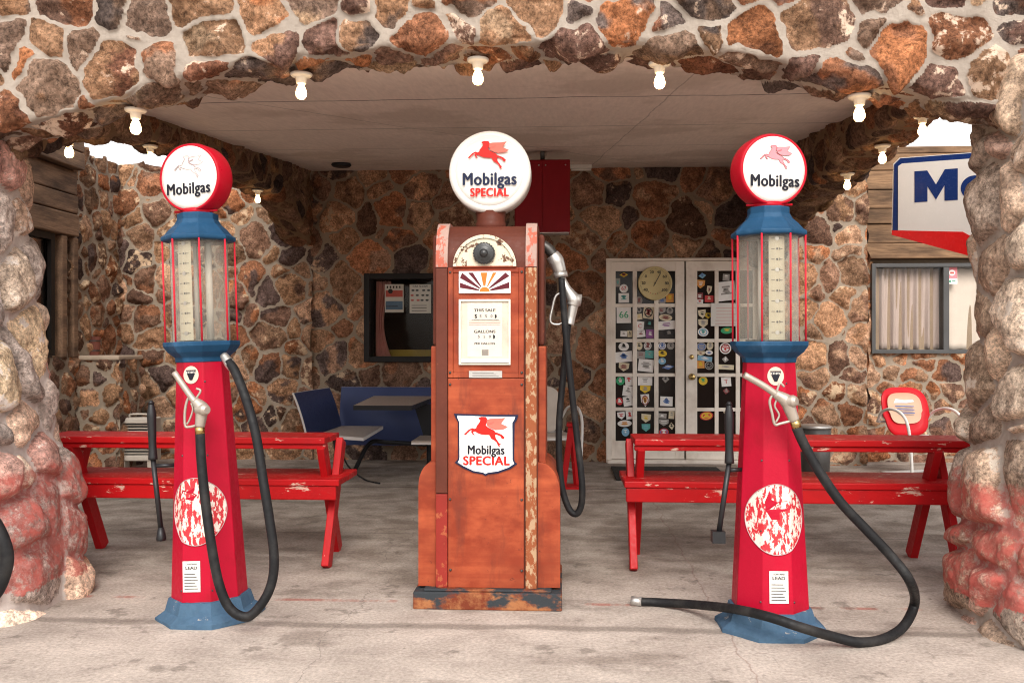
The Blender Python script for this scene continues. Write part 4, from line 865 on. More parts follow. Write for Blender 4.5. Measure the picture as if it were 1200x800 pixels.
MB().box(cx_(541) + .010, cx_(602) - .010, YF - .0085, YF - .0075, DZ0 + .010, DZ1_ - .010).build('display_glass', glass_mat('dusty_glass', (.98, .97, .96), .03, .08), ds)
mb = MB().box(cx_(553), cx_(592), YF - .006, YF - .001, cz_(442), cz_(434)); 
for k in range(3): mb.box(cx_(557), cx_(588 - 3 * k), YF - .0068, YF - .0058, cz_(440.5 - k * 2), cz_(440 - k * 2), 1)
mb.build('nameplate', [m_alu, m_gun], r)
# half-round dial with the light lens
mb = MB(); n = 30; rd = .150
for (ra, rb_, ya, mi) in ((.150, .134, -.014, 0), (.134, .120, -.006, 0), (.120, 0, -.010, 0)):
    for k in range(n):
        a0, a1 = PI * k / n, PI * (k + 1) / n; f = lambda R_, a, yy: (cx_(571.5) + R_ * math.cos(a), YF + yy, cz_(312) + .002 + R_ * math.sin(a))
        mb.add([f(ra, a0, ya), f(ra, a1, ya), f(rb_, a1, ya), f(rb_, a0, ya)], [(0, 1, 2, 3)]); 
        if ra == .150: mb.add([f(ra, a0, ya), f(ra, a1, ya), f(ra, a1, .14), f(ra, a0, .14)], [(0, 1, 2, 3)], 1)
        mb.add([f(ra, a0, ya), f(ra, a1, ya), f(ra, a1, -.002), f(ra, a0, -.002)], [(0, 1, 2, 3)])
dial = mb.build('half_round_dial', [paint('chipped_cream_enamel', (.66, .58, .44), .4, var=.15, chip=(.13, .06, .035), chip_at=.54, chip_scale=22, bmp=.3), m_br], r, fixn=False)
MB().box(cx_(534), cx_(609), YF - .012, YF + .01, cz_(312.4), cz_(311)).build('dial_sill', m_or, r)
mb = MB().lathe([(.050, 0), (.050, .016), (.044, .024), (.036, .018), (.030, .028), (.022, .022), (.018, .03), (.012, .036), (0, .038)], 36, M=MT((cx_(571), YF - .010, cz_(296.5)), rx=PI / 2))
for k in range(24): a = 2 * PI * k / 24; mb.box(-.003, .003, -.018, 0, .046, .0525, 0, MT((cx_(571), YF - .010, cz_(296.5)), ry=a))
mb.build('knob', paint('blackened_knob', (.045, .045, .045), .3, metal=.5), dial)
# shield
def shx(x): return cx_(530 + x / 839 * 86)
def shz(y): return cz_(478 + y / 800 * 82)
SO = [(50, 62), (420, 72), (790, 72), (778, 120), (748, 170), (742, 580), (752, 610), (778, 632), (700, 690), (560, 740), (450, 752), (415, 772), (380, 752), (270, 735), (150, 680), (60, 622), (92, 590), (100, 560), (98, 160), (70, 110)]
SI = [(88, 82), (420, 92), (755, 92), (745, 125), (722, 165), (724, 585), (735, 612), (745, 628), (680, 672), (555, 718), (445, 732), (415, 748), (385, 732), (275, 714), (165, 662), (95, 618), (112, 590), (116, 560), (114, 160), (92, 110)]
sh = MB().prism([(shx(a), shz(b)) for a, b in SO], YF - .006, YF - .0005).build('shield_sign', m_navy, r)
MB().prism([(shx(a), shz(b)) for a, b in SI], YF - .0075, YF - .0062).build('white_field', paint('shield_white', (.80, .78, .74), .28, var=.05, bmp=0), sh)
q = MB(); sc_ = 500 / 839 * 86 / 248
pegasus(q, shx(419), shz(270), sc_, YF - .0082, 0, 1, 2, lw=.0005)
q.build('winged_horse_emblem', [m_red_ink, m_pale_red, m_line], sh, fixn=False)
q = MB(); add_text(q, 'Mobilgas', .060, shx(420), YF - .009, shz(478), .0019, .80, spacing=1.05); add_text(q, 'SPECIAL', .059, shx(424), YF - .009, shz(602), .0025, .98, mi=1, spacing=1.08)
q.build('lettering', [m_black_ink, m_red_ink], sh, fixn=False)
# globe
def globe(root, x, y, z, rad, th, m_band, m_face, rz, face_r, band_name='globe_band'):
    M = MT((x, y, z), rz=rz) @ MT(rx=PI / 2)
    gb = MB().lathe([(face_r, th / 2 + .001), (face_r + .006, th / 2 + .004), (rad - .004, th / 2 - .006), (rad, th / 2 - .02), (rad, -th / 2 + .02), (rad - .004, -th / 2 + .006), (face_r, -th / 2)], 56, M=M).build('globe', m_band, root)
    MB().lathe([(0, th / 2 + .010), (face_r * .5, th / 2 + .0085), (face_r * .85, th / 2 + .004), (face_r, th / 2 + .0005), (face_r, -th / 2 - .001), (0, -th / 2 - .001)], 56, M=M, cap=False).build('globe_face', m_face, gb)
    return gb, MT((x, y, z), rz=rz)
GZ = PY(574, 203, PYY - .08).z
gb, GM = globe(r, 0, -.05, GZ, .202, .15, m_milk, m_milk, 0, .172)
gy = lambda a, b: -.0875 - .0055 * max(0, 1 - (a * a + b * b) / .0296)
q = MB(); P0 = len(q.v)
pegasus(q, -.005, .075, .20, -.0905, 0, 1, 2, lw=.0004); q2 = MB(); q2.v = [tuple(GM @ Vector(v)) for v in q.v]; q2.f, q2.m, q2.sm = q.f, q.m, q.sm
q2.build('winged_horse_emblem', [m_red_ink, m_pale_red, m_line], gb, fixn=False)
q = MB(); add_text(q, 'Mobilgas', .084, 0, -.0895, -.042, .0028, .84, M=GM, spacing=1.08); add_text(q, 'SPECIAL', .058, 0, -.0895, -.106, .0026, .82, mi=1, M=GM, spacing=1.12); q.build('lettering', [m_navy, m_red_ink], gb, fixn=False)
MB().lathe([(.078, ZT_ - .03), (.075, ZT_ + .01), (.07, ZT_ + .02), (.075, GZ - .188)], 32, M=MT((0, -.05, 0))).build('globe_collar', m_br, r)
# nozzle + hose on the right flank
I = inv(CP)
def L3(px, py, d, I_=None): return (I_ or I) @ PD(px, py, d)
D_ = 4.45
MB().box(cx_(637), cx_(640), YF + .12, YF + .14, cz_(330), cz_(278)).build('hook_bracket', m_milk, r)
MB().tube([L3(636, 287, D_), L3(643, 292, D_), L3(650, 300, D_)], [.026, .026, .024], 14).build('hose_outlet', m_gun, r)
nz = MB().tube([L3(647, 299, D_), L3(652, 306, D_), L3(657, 320, D_)], [.034, .038, .030], 16); nz.tube([L3(656.5, 319, D_), L3(657.5, 325, D_)], .034, 16)
nz.tube([L3(658, 324, D_), L3(664, 338, D_), L3(672, 351, D_), L3(671, 358, D_)], [.016, .022, .034, .03], 14); nz.tube([L3(667, 350, D_), L3(681, 352, D_)], [.024, .030], 14)
nz.tube([L3(672, 356, D_), L3(669, 372, D_), L3(667, 380, D_)], [.026, .022, .024], 14)
nz.tube([L3(663, 343, D_), L3(652, 346, D_), L3(647, 362, D_), L3(645, 377, D_), L3(655, 380, D_), L3(665, 374, D_)], .006, 8, res=4)
nz = nz.build('nozzle', m_alu, r)
m_rub = paint('black_rubber_hose', (.010, .010, .011), .6, var=.5, scale=9, bmp=.4, dirt=((.06, .055, .05), .5)); m_rub.node_tree.nodes['Principled BSDF'].inputs['Specular IOR Level'].default_value = .25
hp = [(658, 326, D_ - .03), (662, 380, D_ - .03), (668, 440, D_ - .02), (676, 510, D_), (682, 565, D_), (681, 592, D_ + .02), (674, 602, D_ + .03), (665, 592, D_ + .04), (657, 560, D_ + .05), (655, 500, D_ + .05), (661, 430, D_ + .05), (666, 378, D_)]
MB().tube([L3(*p_) for p_ in hp], .0165, 12, res=8).build('hose', m_rub, r)

# ================================================================== VISIBLE-GLASS PUMPS
m_pred = paint('pump_red_enamel', (.43, .005, .026), .42, var=.22, scale=4, bmp=.25, chip=(.58, .30, .26), chip_at=.735, chip_scale=26, stretch=(1.4, 1.4, .5), dirt=((.27, .006, .014), .75))
m_globered = paint('globe_red_band', (.44, .005, .018), .35, var=.12)
m_blue = paint('chalky_blue_paint', (.012, .058, .125), .5, var=.3, scale=9, chip=(.22, .28, .34), chip_at=.70, bmp=.3, dirt=((.06, .14, .25), .6))
m_bluebase = paint('blue_paint_on_cement', (.06, .115, .18), .75, var=.45, scale=12, chip=(.30, .29, .28), chip_at=.63, bmp=.9, dirt=((.045, .09, .16), .7))
m_cyl = None
def cyl_mat():
    m, n, l, b = new_mat('cloudy_glass_cylinder'); t = m.node_tree
    a = noise_node(t, 14, 6, stretch=(6, 6, .25)); tr = n.new('ShaderNodeBsdfTransparent'); tr.inputs[0].default_value = (.93, .92, .88, 1)
    b.inputs['Base Color'].default_value = (.55, .52, .45, 1); b.inputs['Roughness'].default_value = .12; b.inputs['Specular IOR Level'].default_value = .8
    lw = n.new('ShaderNodeLayerWeight'); lw.inputs['Blend'].default_value = .35
    s = n.new('ShaderNodeMath'); s.operation = 'MULTIPLY_ADD'; s.inputs[1].default_value = .55; s.inputs[2].default_value = .09; l.new(lw.outputs['Facing'], s.inputs[0])
    r_ = ramp(t, a.outputs['Fac'], .35, .8, (.0, .0, .0, 1), (.13, .13, .13, 1)); s2 = n.new('ShaderNodeMath'); s2.operation = 'ADD'; s2.use_clamp = True; l.new(s.outputs[0], s2.inputs[0]); l.new(r_.outputs[0], s2.inputs[1])
    mx_ = n.new('ShaderNodeMixShader'); l.new(s2.outputs[0], mx_.inputs[0]); l.new(tr.outputs[0], mx_.inputs[1]); l.new(b.outputs[0], mx_.inputs[2]); l.new(mx_.outputs[0], n['Material Output'].inputs[0]); return m
m_cyl = cyl_mat()
m_rod = paint('red_rod_paint', (.60, .02, .04), .4); m_scale = paint('gauge_plate', (.50, .45, .34), .5, var=.15, scale=18, chip=(.45, .38, .26), chip_at=.66)
m_decal = None
def decal_mat(name, seed):
    m, n, l, b = new_mat(name); t = m.node_tree
    a = noise_node(t, 32, 7, stretch=(1.6, 1, .7), rough=.65); mpn = [x for x in n if x.type == 'MAPPING'][-1]; mpn.inputs['Location'].default_value = (seed, seed * 2, 0)
    c = mixc(t, ramp(t, a.outputs['Fac'], .485, .51).outputs[0], (.74, .66, .58, 1), (.55, .02, .03, 1)); l.new(c, b.inputs['Base Color']); b.inputs['Roughness'].default_value = .5; return m
def oct_front(zbot, ztop, rbot, rtop, off):
    def f(x, z):
        a = (rbot + (rtop - rbot) * (z - zbot) / (ztop - zbot)) * math.cos(R(22.5)); best = -9
        for k in (-1, 0, 1): ph = R(45 * k); nx, ny = math.sin(ph), -math.cos(ph); best = max(best, (a - nx * x) / ny)
        return best - off
    return f
def visible_pump(label, loc, lean, peg, globe_rz, seed, decal_bird):
    r = thing('visible_fuel_pump', label, 'fuel pump', loc, rot=(0, lean, 0), group='red antique fuel pumps with glass cylinders')
    Z0, Z1, RB, RT_ = .075, 1.172, .170, .114
    # base: rough eight-sided cement skirt, painted blue
    rn = random.Random(seed); mb = MB(); n8 = 48; vs = []
    prof = [(.236, 0), (.235, .018), (.226, .024), (.192, .044), (.176, .098), (.165, .10)]
    for j, (rr_2, z) in enumerate(prof):
        for i in range(n8):
            a = 2 * PI * i / n8; am = (a + R(22.5)) % R(45) - R(22.5); k = math.cos(R(22.5)) / math.cos(am) * 1.03
            jit = 1 + (.010 * math.sin(a * 3 + seed) + .004 * math.sin(a * 7 + 2 * seed) + rn.uniform(-.005, .005)) * (1 if j < 3 else .15)
            vs.append((rr_2 * k * jit * math.sin(a), -rr_2 * k * jit * math.cos(a), z + (rn.uniform(-.0015, .0015) if j else -.004)))
    fs = [(j * n8 + i, j * n8 + (i + 1) % n8, (j + 1) * n8 + (i + 1) % n8, (j + 1) * n8 + i) for j in range(len(prof) - 1) for i in range(n8)] + [tuple(range((len(prof) - 1) * n8, len(prof) * n8))]
    mb.add(vs, fs).build('base', m_bluebase, r)
    mb = MB().lathe([(RB, Z0), (RT_, Z1)], 8, ph=R(22.5), smooth=False); cb = mb.build('column', m_pred, r, bevel=.004)
    mb = MB()
    for zz in (.15, .45, .75, 1.08):
        for k in (-1, 0): 
            rr2 = RB + (RT_ - RB) * (zz - Z0) / (Z1 - Z0); a = R(22.5 + 45 * k + (3 if k == 0 else -3)); mb.lathe([(0, .003), (.004, .002), (.005, 0)], 8, M=MT((rr2 * .985 * math.sin(a), -rr2 * .985 * math.cos(a), zz), rx=PI / 2))
    mb.build('rivet', m_gun, cb)
    MB().lathe([(RT_ + .004, 1.168), (RT_ + .006, 1.19), (.150, 1.215), (.170, 1.243), (.171, 1.262), (.155, 1.262)], 8, ph=R(22.5), smooth=False).build('lower_collar', m_blue, r, bevel=.004)
    # glass cylinder
    cy = MB().lathe([(.128, 1.262), (.128, 1.722)], 48, cap=False).build('glass_cylinder', m_cyl, r)
    sx0 = -.045 if seed == 1 else .02
    th0 = R(-14 if seed == 1 else 6); mb = MB(); K = 8; rs = .112; n = K
    for k in range(n):
        a0, a1 = th0 + R(-18 + 36 * k / n), th0 + R(-18 + 36 * (k + 1) / n); mb.add([(rs * math.sin(a), -rs * math.cos(a), z) for a, z in ((a0, 1.268), (a1, 1.268), (a1, 1.715), (a0, 1.715))], [(0, 1, 2, 3)], 0, None, True)
    for k in range(10):
        zz = 1.30 + k * .045
        for da in (-9, 9): a = th0 + R(da); mb.box(-.007, .007, -.0008, 0, -.0012, .0012, 1, MT(((rs + .001) * math.sin(a), -(rs + .001) * math.cos(a), zz), rz=a))
        mb.prism(disc(0, 0, .0045 if k % 3 else .009, 10), -.001, 0, 1 if k % 3 else 2, MT(((rs + .001) * math.sin(th0), -(rs + .001) * math.cos(th0), zz), rz=th0))
        add_text(mb, str(10 - k), .014, 0, -.0012, 0, .0003, mi=1, M=MT(((rs + .001) * math.sin(th0 + R(5)), -(rs + .001) * math.cos(th0 + R(5)), zz), rz=th0))
    mb.build('gauge_scale', [m_scale, m_gun, m_alu], cy, fixn=False)
    MB().tube([(.035, .02, 1.262), (.035, .02, 1.72)], .016, 12, curve=False).tube([(-.03, .03, 1.262), (-.03, .03, 1.72)], .010, 12, curve=False).build('inner_pipe', paint('chalky_pipe', (.58, .54, .48), .5), cy)
    MB().lathe([(.1, 1.262), (.1, 1.27)], 30).lathe([(.1, 1.715), (.1, 1.722)], 30).build('seal_plate', m_gun, cy)
    for k in range(8):
        a = R(22.5 + 45 * k); x, y = .158 * math.sin(a), -.158 * math.cos(a); MB().tube([(x, y, 1.258), (x, y, 1.735)], .0042, 8, curve=False).build('rod', m_rod, r)
    MB().lathe([(.160, 1.722), (.166, 1.728), (.166, 1.742), (.150, 1.752), (.128, 1.778), (.104, 1.80), (.092, 1.822), (.092, 1.850), (.085, 1.852)], 8, ph=R(22.5), smooth=False).build('upper_cap', m_blue, r, bevel=.004)
    MB().lathe([(.070, 1.848), (.068, 1.872)], 28).tube([(-.1, -.02, 1.862), (.1, -.02, 1.862)], .005, 8, curve=False).build('globe_collar', m_globered, r)
    gz = 2.012
    gb, GM = globe(r, 0, 0, gz, .160, .115, m_globered, m_milk, globe_rz, .147)
    q = MB(); 
    if peg == 'outline': pegasus(q, .005, .044, .15, -.0665, 0, 1, 2, fill=False, lw=.0010)
    else: pegasus(q, .005, .050, .15, -.0665, 0, 0, 2, lw=.0007)
    q.v = [tuple(GM @ Vector(v)) for v in q.v]; q.build('winged_horse_emblem', [m_pinkf, m_pinkf, m_lineg if peg == 'outline' else m_line], gb, fixn=False)
    q = MB(); add_text(q, 'Mobilgas', .072, .0, -.0675, -.054, .0024, .84, M=GM, spacing=1.08); q.build('lettering', m_black_ink, gb, fixn=False)
    sf = oct_front(Z0, Z1, RB, RT_, .003)
    def patch(nm, cx, cz, rx_, rz_, mat, off=0, par=cb, ring=10, n=40, sq=False):
        vs = [(cx, sf(cx, cz) - off, cz)]; fs = []
        for j in range(1, ring + 1):
            for i in range(n):
                a = 2 * PI * i / n; ca, sa = math.cos(a), math.sin(a)
                if sq: m_ = max(abs(ca), abs(sa)); ca /= m_; sa /= m_
                x, z = cx + rx_ * j / ring * ca, cz + rz_ * j / ring * sa; vs.append((x, sf(x, z) - off, z))
        for i in range(n): fs.append((0, 1 + i, 1 + (i + 1) % n))
        for j in range(ring - 1):
            for i in range(n): fs.append((1 + j * n + i, 1 + (j + 1) * n + i, 1 + (j + 1) * n + (i + 1) % n, 1 + j * n + (i + 1) % n))
        return MB().add(vs, fs, 0, None, False).build(nm, mat, par, fixn=False)
    d = patch('round_decal', 0.0, .50, .122, .150, decal_mat('peeled_decal_%d' % seed, seed * 3.7))
    edge = [(.122 * math.cos(a), .50 + .150 * math.sin(a)) for a in np.linspace(0, 2 * PI, 49)]; q = MB().tube([(x, sf(x, z) - .001, z) for x, z in edge], .0018, 6, curve=False, cap=False)
    q.build('decal_rim', paint('decal_rim_grey', (.45, .33, .33), .5), d)
    if decal_bird:
        pl = [(-.035, .60), (-.025, .625), (-.02, .585), (.0, .575), (.04, .580), (.062, .565), (.052, .545), (.01, .53), (.012, .50), (-.02, .50), (-.042, .54), (-.045, .575)]
    else: pl = [(-.05, .60), (-.03, .59), (-.0, .61), (-.005, .585), (.01, .575), (-.01, .55), (-.045, .56), (-.07, .555)]
    pl = [(x * 1.1, .50 + (z - .50) * 1.0) for x, z in pl]; from mathutils.geometry import tessellate_polygon
    tr = tessellate_polygon([[Vector((x, z, 0)) for x, z in pl]]); MB().add([(x, sf(x, z) - .002, z) for x, z in pl], [tuple(t) for t in tr]).build('decal_remnant', m_pred, d, fixn=False)
    pt = patch('notice_plate', -.02 if seed == 1 else .005, .215, .040, .068, paint('notice_paper', (.72, .69, .64), .5, var=.06), sq=True, ring=3, n=16)
    q = MB(); px_ = -.02 if seed == 1 else .005; y = sf(px_, .215) - .002
    add_text(q, 'CONTAINS', .010, px_, y, .270, .0002, surf=lambda x, z: sf(x, z) - .002); add_text(q, 'LEAD', .019, px_, y, .253, .0006, 1.2, surf=lambda x, z: sf(x, z) - .002)
    for k in range(6): q.add([(x, sf(x, z) - .002, z) for x, z in ((px_ - .032, .16 + k * .013), (px_ + .03 - (k % 3) * .006, .16 + k * .013), (px_ + .03 - (k % 3) * .006, .163 + k * .013), (px_ - .032, .163 + k * .013))], [(0, 1, 2, 3)])
    q.build('lettering', m_gun, pt, fixn=False)
    bx = -.010 if seed == 1 else .004
    bg_ = patch('round_badge', bx, 1.112, .035, .040, paint('badge_cream', (.66, .52, .42), .4, var=.05, bmp=0), ring=3, n=28)
    q = MB(); ss = lambda o: (lambda x, z: sf(x, z) - o)
    for pl, o, mi in (([(-.023, .022), (.023, .022), (.018, .004), (.006, -.024), (-.006, -.024), (-.018, .004)], .0018, 0),): q.add([(bx + x, sf(bx + x, 1.112 + z) - o, 1.112 + z) for x, z in pl], [tuple(range(6))], mi)
    add_text(q, 'ETHYL', .014, bx, 0, 1.123, .0005, 1.0, mi=1, surf=ss(.0022)); q.build('emblem', [m_black_ink, paint('badge_pale', (.7, .66, .6), bmp=0)], bg_, fixn=False)
    # hand lever on the left flank
    lv = MB(); x0 = -.205; yl = -.06
    bx_, tx_ = (-.195, -.222) if seed == 1 else (-.235, -.185)
    lv.tube([(tx_, yl, .74), (bx_, yl, .40)], .012, 10, curve=False); lv.tube([(tx_ - .001, yl, .95), (tx_, yl, .985), (tx_, yl, .93), (tx_, yl, .80), (tx_, yl, .73)][1:], [.012, .021, .017, .021], 12)
    lv.tube([(tx_, yl, .985), (tx_, yl, 1.0)], [.016, .006], 12, curve=False)
    if seed == 1: lv.tube([(bx_, yl, .42), (bx_, yl, .37), (bx_, yl, .36)], [.014, .024, .022], 6, curve=False)
    else: lv.box(bx_ - .028, bx_ + .028, yl - .028, yl + .028, .385, .435)
    lv.tube([(tx_ * .98, yl, .70), (-.13, -.04, .70)], .009, 8, curve=False)
    lv.build('hand_lever', paint('black_iron', (.022, .022, .024), .4, metal=.4), r)
    return r, sf
PL, sfl = visible_pump('red glass cylinder fuel pump by the pillar, its hose looped down its front', PD(247, 720, 4.2) * Vector((1, 1, 0)) if False else (PD(247, 403, 4.2).x, PD(247, 403, 4.2).y, 0), R(-1.9), 'outline', R(-12), 1, False)
PR, sfr = visible_pump('red glass cylinder fuel pump with its black hose trailing over the floor', (PD(902, 403, 4.02).x, PD(902, 403, 4.02).y, 0), R(-.2), 'pink', R(13), 2, True)
m_noz = paint('nozzle_cream_metal', (.44, .38, .32), .42, metal=.5, var=.15, scale=22)
def nozzle(root, P, name='nozzle'):
    """P: dict of photo points with depths"""
    I_ = inv(root); Lq = lambda k: I_ @ PD(*k)
    nz = MB(); nz.tube([Lq(k) for k in P['spout']], P.get('rs', [.0125] * len(P['spout'])), 12)
    nz.tube([Lq(k) for k in P['body']], P['rb'], 14); nz.tube([Lq(k) for k in P['cap']], [.024, .026, .016], 14)
    nz.tube([Lq(k) for k in P['guard']], .006, 8, res=5); nz.tube([Lq(k) for k in P['trig']], .0045, 8, res=5)
    nz.tube([Lq(k) for k in P['hook']], .005, 8, res=5)
    o = nz.build(name, m_noz, root)
    MB().tube([Lq(k) for k in P['ferrule']], .021, 12, curve=False).build('brass_ferrule', m_brass, o); return o
d1 = 3.96
nozzle(PL, dict(spout=[(204, 436, d1), (222, 462, d1), (229, 471, d1)], rs=[.013, .014, .016], body=[(228, 469, d1), (236, 478, d1), (236, 486, d1), (234, 500, d1)], rb=[.018, .032, .025, .021], cap=[(232, 479, d1), (240, 480, d1 - .02), (243, 480.5, d1 - .03)],
    guard=[(231, 498, d1), (222, 500, d1), (217, 498, d1), (217, 480, d1), (221, 466, d1), (228, 467, d1)], trig=[(224, 472, d1), (226, 480, d1), (222, 492, d1), (219, 497, d1)], hook=[(229, 468, d1), (235, 458, d1), (230, 455, d1)], ferrule=[(234, 500, d1), (234.5, 508, d1)]))
I_ = inv(PL)
h = [(268, 424, 4.10), (276, 436, 4.07), (289, 470, 4.02), (300, 510, 3.98), (308, 560, 3.95), (316, 610, 3.93), (321, 650, 3.92), (319, 680, 3.92), (308, 705, 3.91), (290, 722, 3.90), (270, 713, 3.90), (257, 685, 3.90), (248, 640, 3.91), (241, 590, 3.93), (236, 540, 3.95), (234.5, 508, 3.96)]
MB().tube([I_ @ PD(*k) for k in h], .0205, 14, res=8).build('hose', m_rub, PL)
MB().tube([I_ @ PD(262, 416, 4.12), I_ @ PD(269, 426, 4.10), I_ @ PD(272, 431, 4.09)], [.018, .024, .020], 12).build('hose_coupling', m_alu, PL)
d2 = 3.80
nozzle(PR, dict(spout=[(872, 439, d2), (895, 452, d2), (912, 464, d2)], rs=[.014, .0145, .015], body=[(908, 461, d2), (922, 470, d2), (926, 480, d2), (931, 493, d2)], rb=[.018, .030, .026, .021], cap=[(920, 470, d2), (930, 470, d2 - .02), (934, 470, d2 - .03)],
    guard=[(927, 493, d2), (915, 496, d2), (908, 497, d2), (905, 485, d2), (902, 470, d2), (907, 461, d2), (912, 463, d2)], trig=[(910, 468, d2), (908, 476, d2), (913, 486, d2), (909, 495, d2)], hook=[(910, 459, d2), (914, 449, d2), (919, 453, d2)], ferrule=[(931, 492, d2), (933.5, 501, d2)]))
I_ = inv(PR)
g_ = .021
def FL(px, py, h_=g_): 
    return PF(px, py, h_)
h = [PD(933, 500, d2), PD(942, 520, d2), PD(960, 552, d2 - .02), PD(985, 588, d2 - .04), PD(1015, 620, d2 - .05), PD(1045, 652, d2 - .06), PD(1066, 680, d2 - .1)]
h += [FL(1072, 705, .13), FL(1060, 732, .05), FL(1038, 747), FL(1008, 752), FL(975, 745, .05), FL(940, 735, .10), FL(900, 722, .13), FL(860, 713, .11), FL(815, 708, .05), FL(775, 705.5), FL(750, 704.5)]
MB().tube([I_ @ k for k in h], .0205, 14, res=8).build('hose', m_rub, PR)
MB().tube([I_ @ FL(752, 704.5), I_ @ FL(745, 704), I_ @ FL(740, 703.5)], [.024, .021, .024], 12, curve=False).build('hose_coupling', m_alu, PR)

# partial hose at the left edge, hung from the pillar front
hk = PD(-60, 470, 3.62)
MB().tube([PD(-70, 470, 3.62), PD(-62, 560, 3.62), PD(-40, 590, 3.6), PD(-12, 605, 3.6), PD(6, 640, 3.6), PD(6, 668, 3.6), PD(-10, 700, 3.6), PD(-45, 712, 3.6), PD(-75, 700, 3.6), PD(-85, 560, 3.66), PD(-80, 468, 3.72)], .026, 14, res=8).build('hung_hose', m_rub)
tag(bpy.data.objects['hung_hose'], 'black rubber hose loop hanging in front of the whitish stone pillar', 'hose')

# ================================================================== BENCHES
m_bred = paint('worn_red_bench_paint', (.43, .008, .010), .42, var=.25, scale=5, chip=(.60, .38, .30), chip_at=.605, chip_scale=20, stretch=(.35, 1, 1), bmp=.25, dirt=((.26, .01, .014), .55))
m_bredleg = paint('worn_red_leg_paint', (.43, .009, .012), .42, var=.25, scale=5, chip=(.62, .42, .32), chip_at=.66, chip_scale=16, stretch=(1, 1, .4), bmp=.25)
def bench(label, x0, x1, yc, rz, ov0, ov1, far=0):
    cx = (x0 + x1) / 2; hl = (x1 - x0) / 2; r = thing('plank_bench', label, 'bench', (cx, yc, 0), rz, 'red plank benches behind the pumps')
    MB().box(-hl - ov0, hl + ov1, -.20, -.07, .685, .722).box(-hl - ov0, hl + ov1, -.062, .14, .683, .720).box(-hl - ov0, hl + ov1, -.185, -.15, .655, .684).build('top_plank', m_bred, r, bevel=.006)
    MB().box(-hl - .03, hl + .05, -.235, -.02, .455, .492).box(-hl - .03, hl + .05, -.012, .22, .453, .490).box(-hl - .02, hl + .03, -.225, -.19, .375, .4545).build('seat', m_bred, r, bevel=.006)
    for s in (-1, 1):
        xx = s * (hl - .02) if s > 0 else -hl + .02
        for (ya, za, yb_, zb_, dx) in ((-.24, .02, .10, .68, 0), (.20, .02, -.16, .68, s * -.047)):
            MB().beam((xx + dx + (far if s > 0 and ya > 0 else 0), ya, za - .02), (xx + dx + (far if s > 0 and ya > 0 else 0), yb_, zb_), .042, .09, up=(0, 1, 0)).build('leg', m_bredleg, r, bevel=.005)
        MB().box(xx - s * .095 - .018, xx - s * .095 + .018, -.18, .16, .395, .451).build('cross_brace', m_bredleg, r, bevel=.005)
    return r
bench('red plank bench between the whitish pillar and the orange pump', -2.90, -1.30, 5.25, 0, .12, -.04)
bench('red plank bench standing before the white sticker covered door', .37, 2.17, 5.28, 0, -.03, .11, -.05)

# ================================================================== BOOTH TABLE
m_lam = paint('blue_laminate', (.045, .062, .15), .35, var=.15, bmp=.05); m_edge = paint('pale_edge_strip', (.62, .58, .55), .5); m_top = paint('grey_table_laminate', (.42, .35, .30), .4, var=.15, scale=30); m_blk = paint('black_edge', (.02, .02, .022), .4)
r = thing('booth_table_set', 'blue laminate booth seats joined to a grey table against the wall', 'booth table', (PY(455, 403, 8.9).x, 8.9, 0)); I_ = inv(r)
def shell(mb, p0, p1, z0, z1, lean=(0, 0), bulge=.05, n=10, m=8, th=.02, mi=0, em=1, taper=0):
    """curved seat back from p0 to p1 in plan"""
    p0, p1 = Vector(p0), Vector(p1); nrm = Vector((p1.y - p0.y, -(p1.x - p0.x))).normalized(); vs = []
    for k in (0, 1):
        for j in range(m + 1):
            t = j / m
            for i in range(n + 1):
                u = i / n; p = p0.lerp(p1, u) + nrm * (bulge * (math.sin(PI * t) * .6 + .4 * math.sin(PI * u)) - k * th) + Vector(lean) * t * t
                vs.append((p.x, p.y, z0 + (z1 - z0) * t))
    W = n + 1; H = m + 1; fs = []; ms = []
    o = W * H
    F = [(j * W + i, j * W + i + 1, (j + 1) * W + i + 1, (j + 1) * W + i) for j in range(m) for i in range(n)]
    mb.add(vs, F + [tuple(x + o for x in f[::-1]) for f in F], mi, None, True)
    E = [(j * W, (j + 1) * W, (j + 1) * W + o, j * W + o) for j in range(m)] + [(j * W + n, (j + 1) * W + n, (j + 1) * W + n + o, j * W + n + o) for j in range(m)] + [(i, i + 1, i + 1 + o, i + o) for i in range(n)] + [(m * W + i, m * W + i + 1, m * W + i + 1 + o, m * W + i + o) for i in range(n)]
    mb.add(vs, E, em)
def loc2(px, Y, pyy=403): q = I_ @ PY(px, pyy, Y); return (q.x, q.y)
mb = MB(); shell(mb, loc2(398, 9.35), loc2(600, 9.35), .20, .80, (0, .08), .04); mb.build('seat_back', [m_lam, m_edge], r, fixn=False)
mb = MB(); shell(mb, loc2(362, 8.2), loc2(402, 9.25), .32, .80, (-.14, 0), -.03); mb.build('seat_back', [m_lam, m_edge], r, fixn=False)
a = loc2(372, 8.15); b2 = loc2(449, 9.0)
mb = MB().add([(a[0], a[1], .43), (a[0] + .42, a[1] + .02, .40), (b2[0], b2[1], .43), (b2[0] - .42, b2[1], .43)], [(0, 1, 2, 3)]).add([(a[0], a[1], .40), (a[0] + .42, a[1] + .02, .37), (b2[0], b2[1], .40), (b2[0] - .42, b2[1], .40)], [(0, 1, 2, 3)], 1)
mb.add([(a[0], a[1], .43), (a[0] + .42, a[1] + .02, .40), (a[0] + .42, a[1] + .02, .37), (a[0], a[1], .40)], [(0, 1, 2, 3)], 1).add([(a[0] + .42, a[1] + .02, .40), (b2[0], b2[1], .43), (b2[0], b2[1], .40), (a[0] + .42, a[1] + .02, .37)], [(0, 1, 2, 3)], 1)
mb.build('seat', [m_top, m_edge], r, fixn=False)
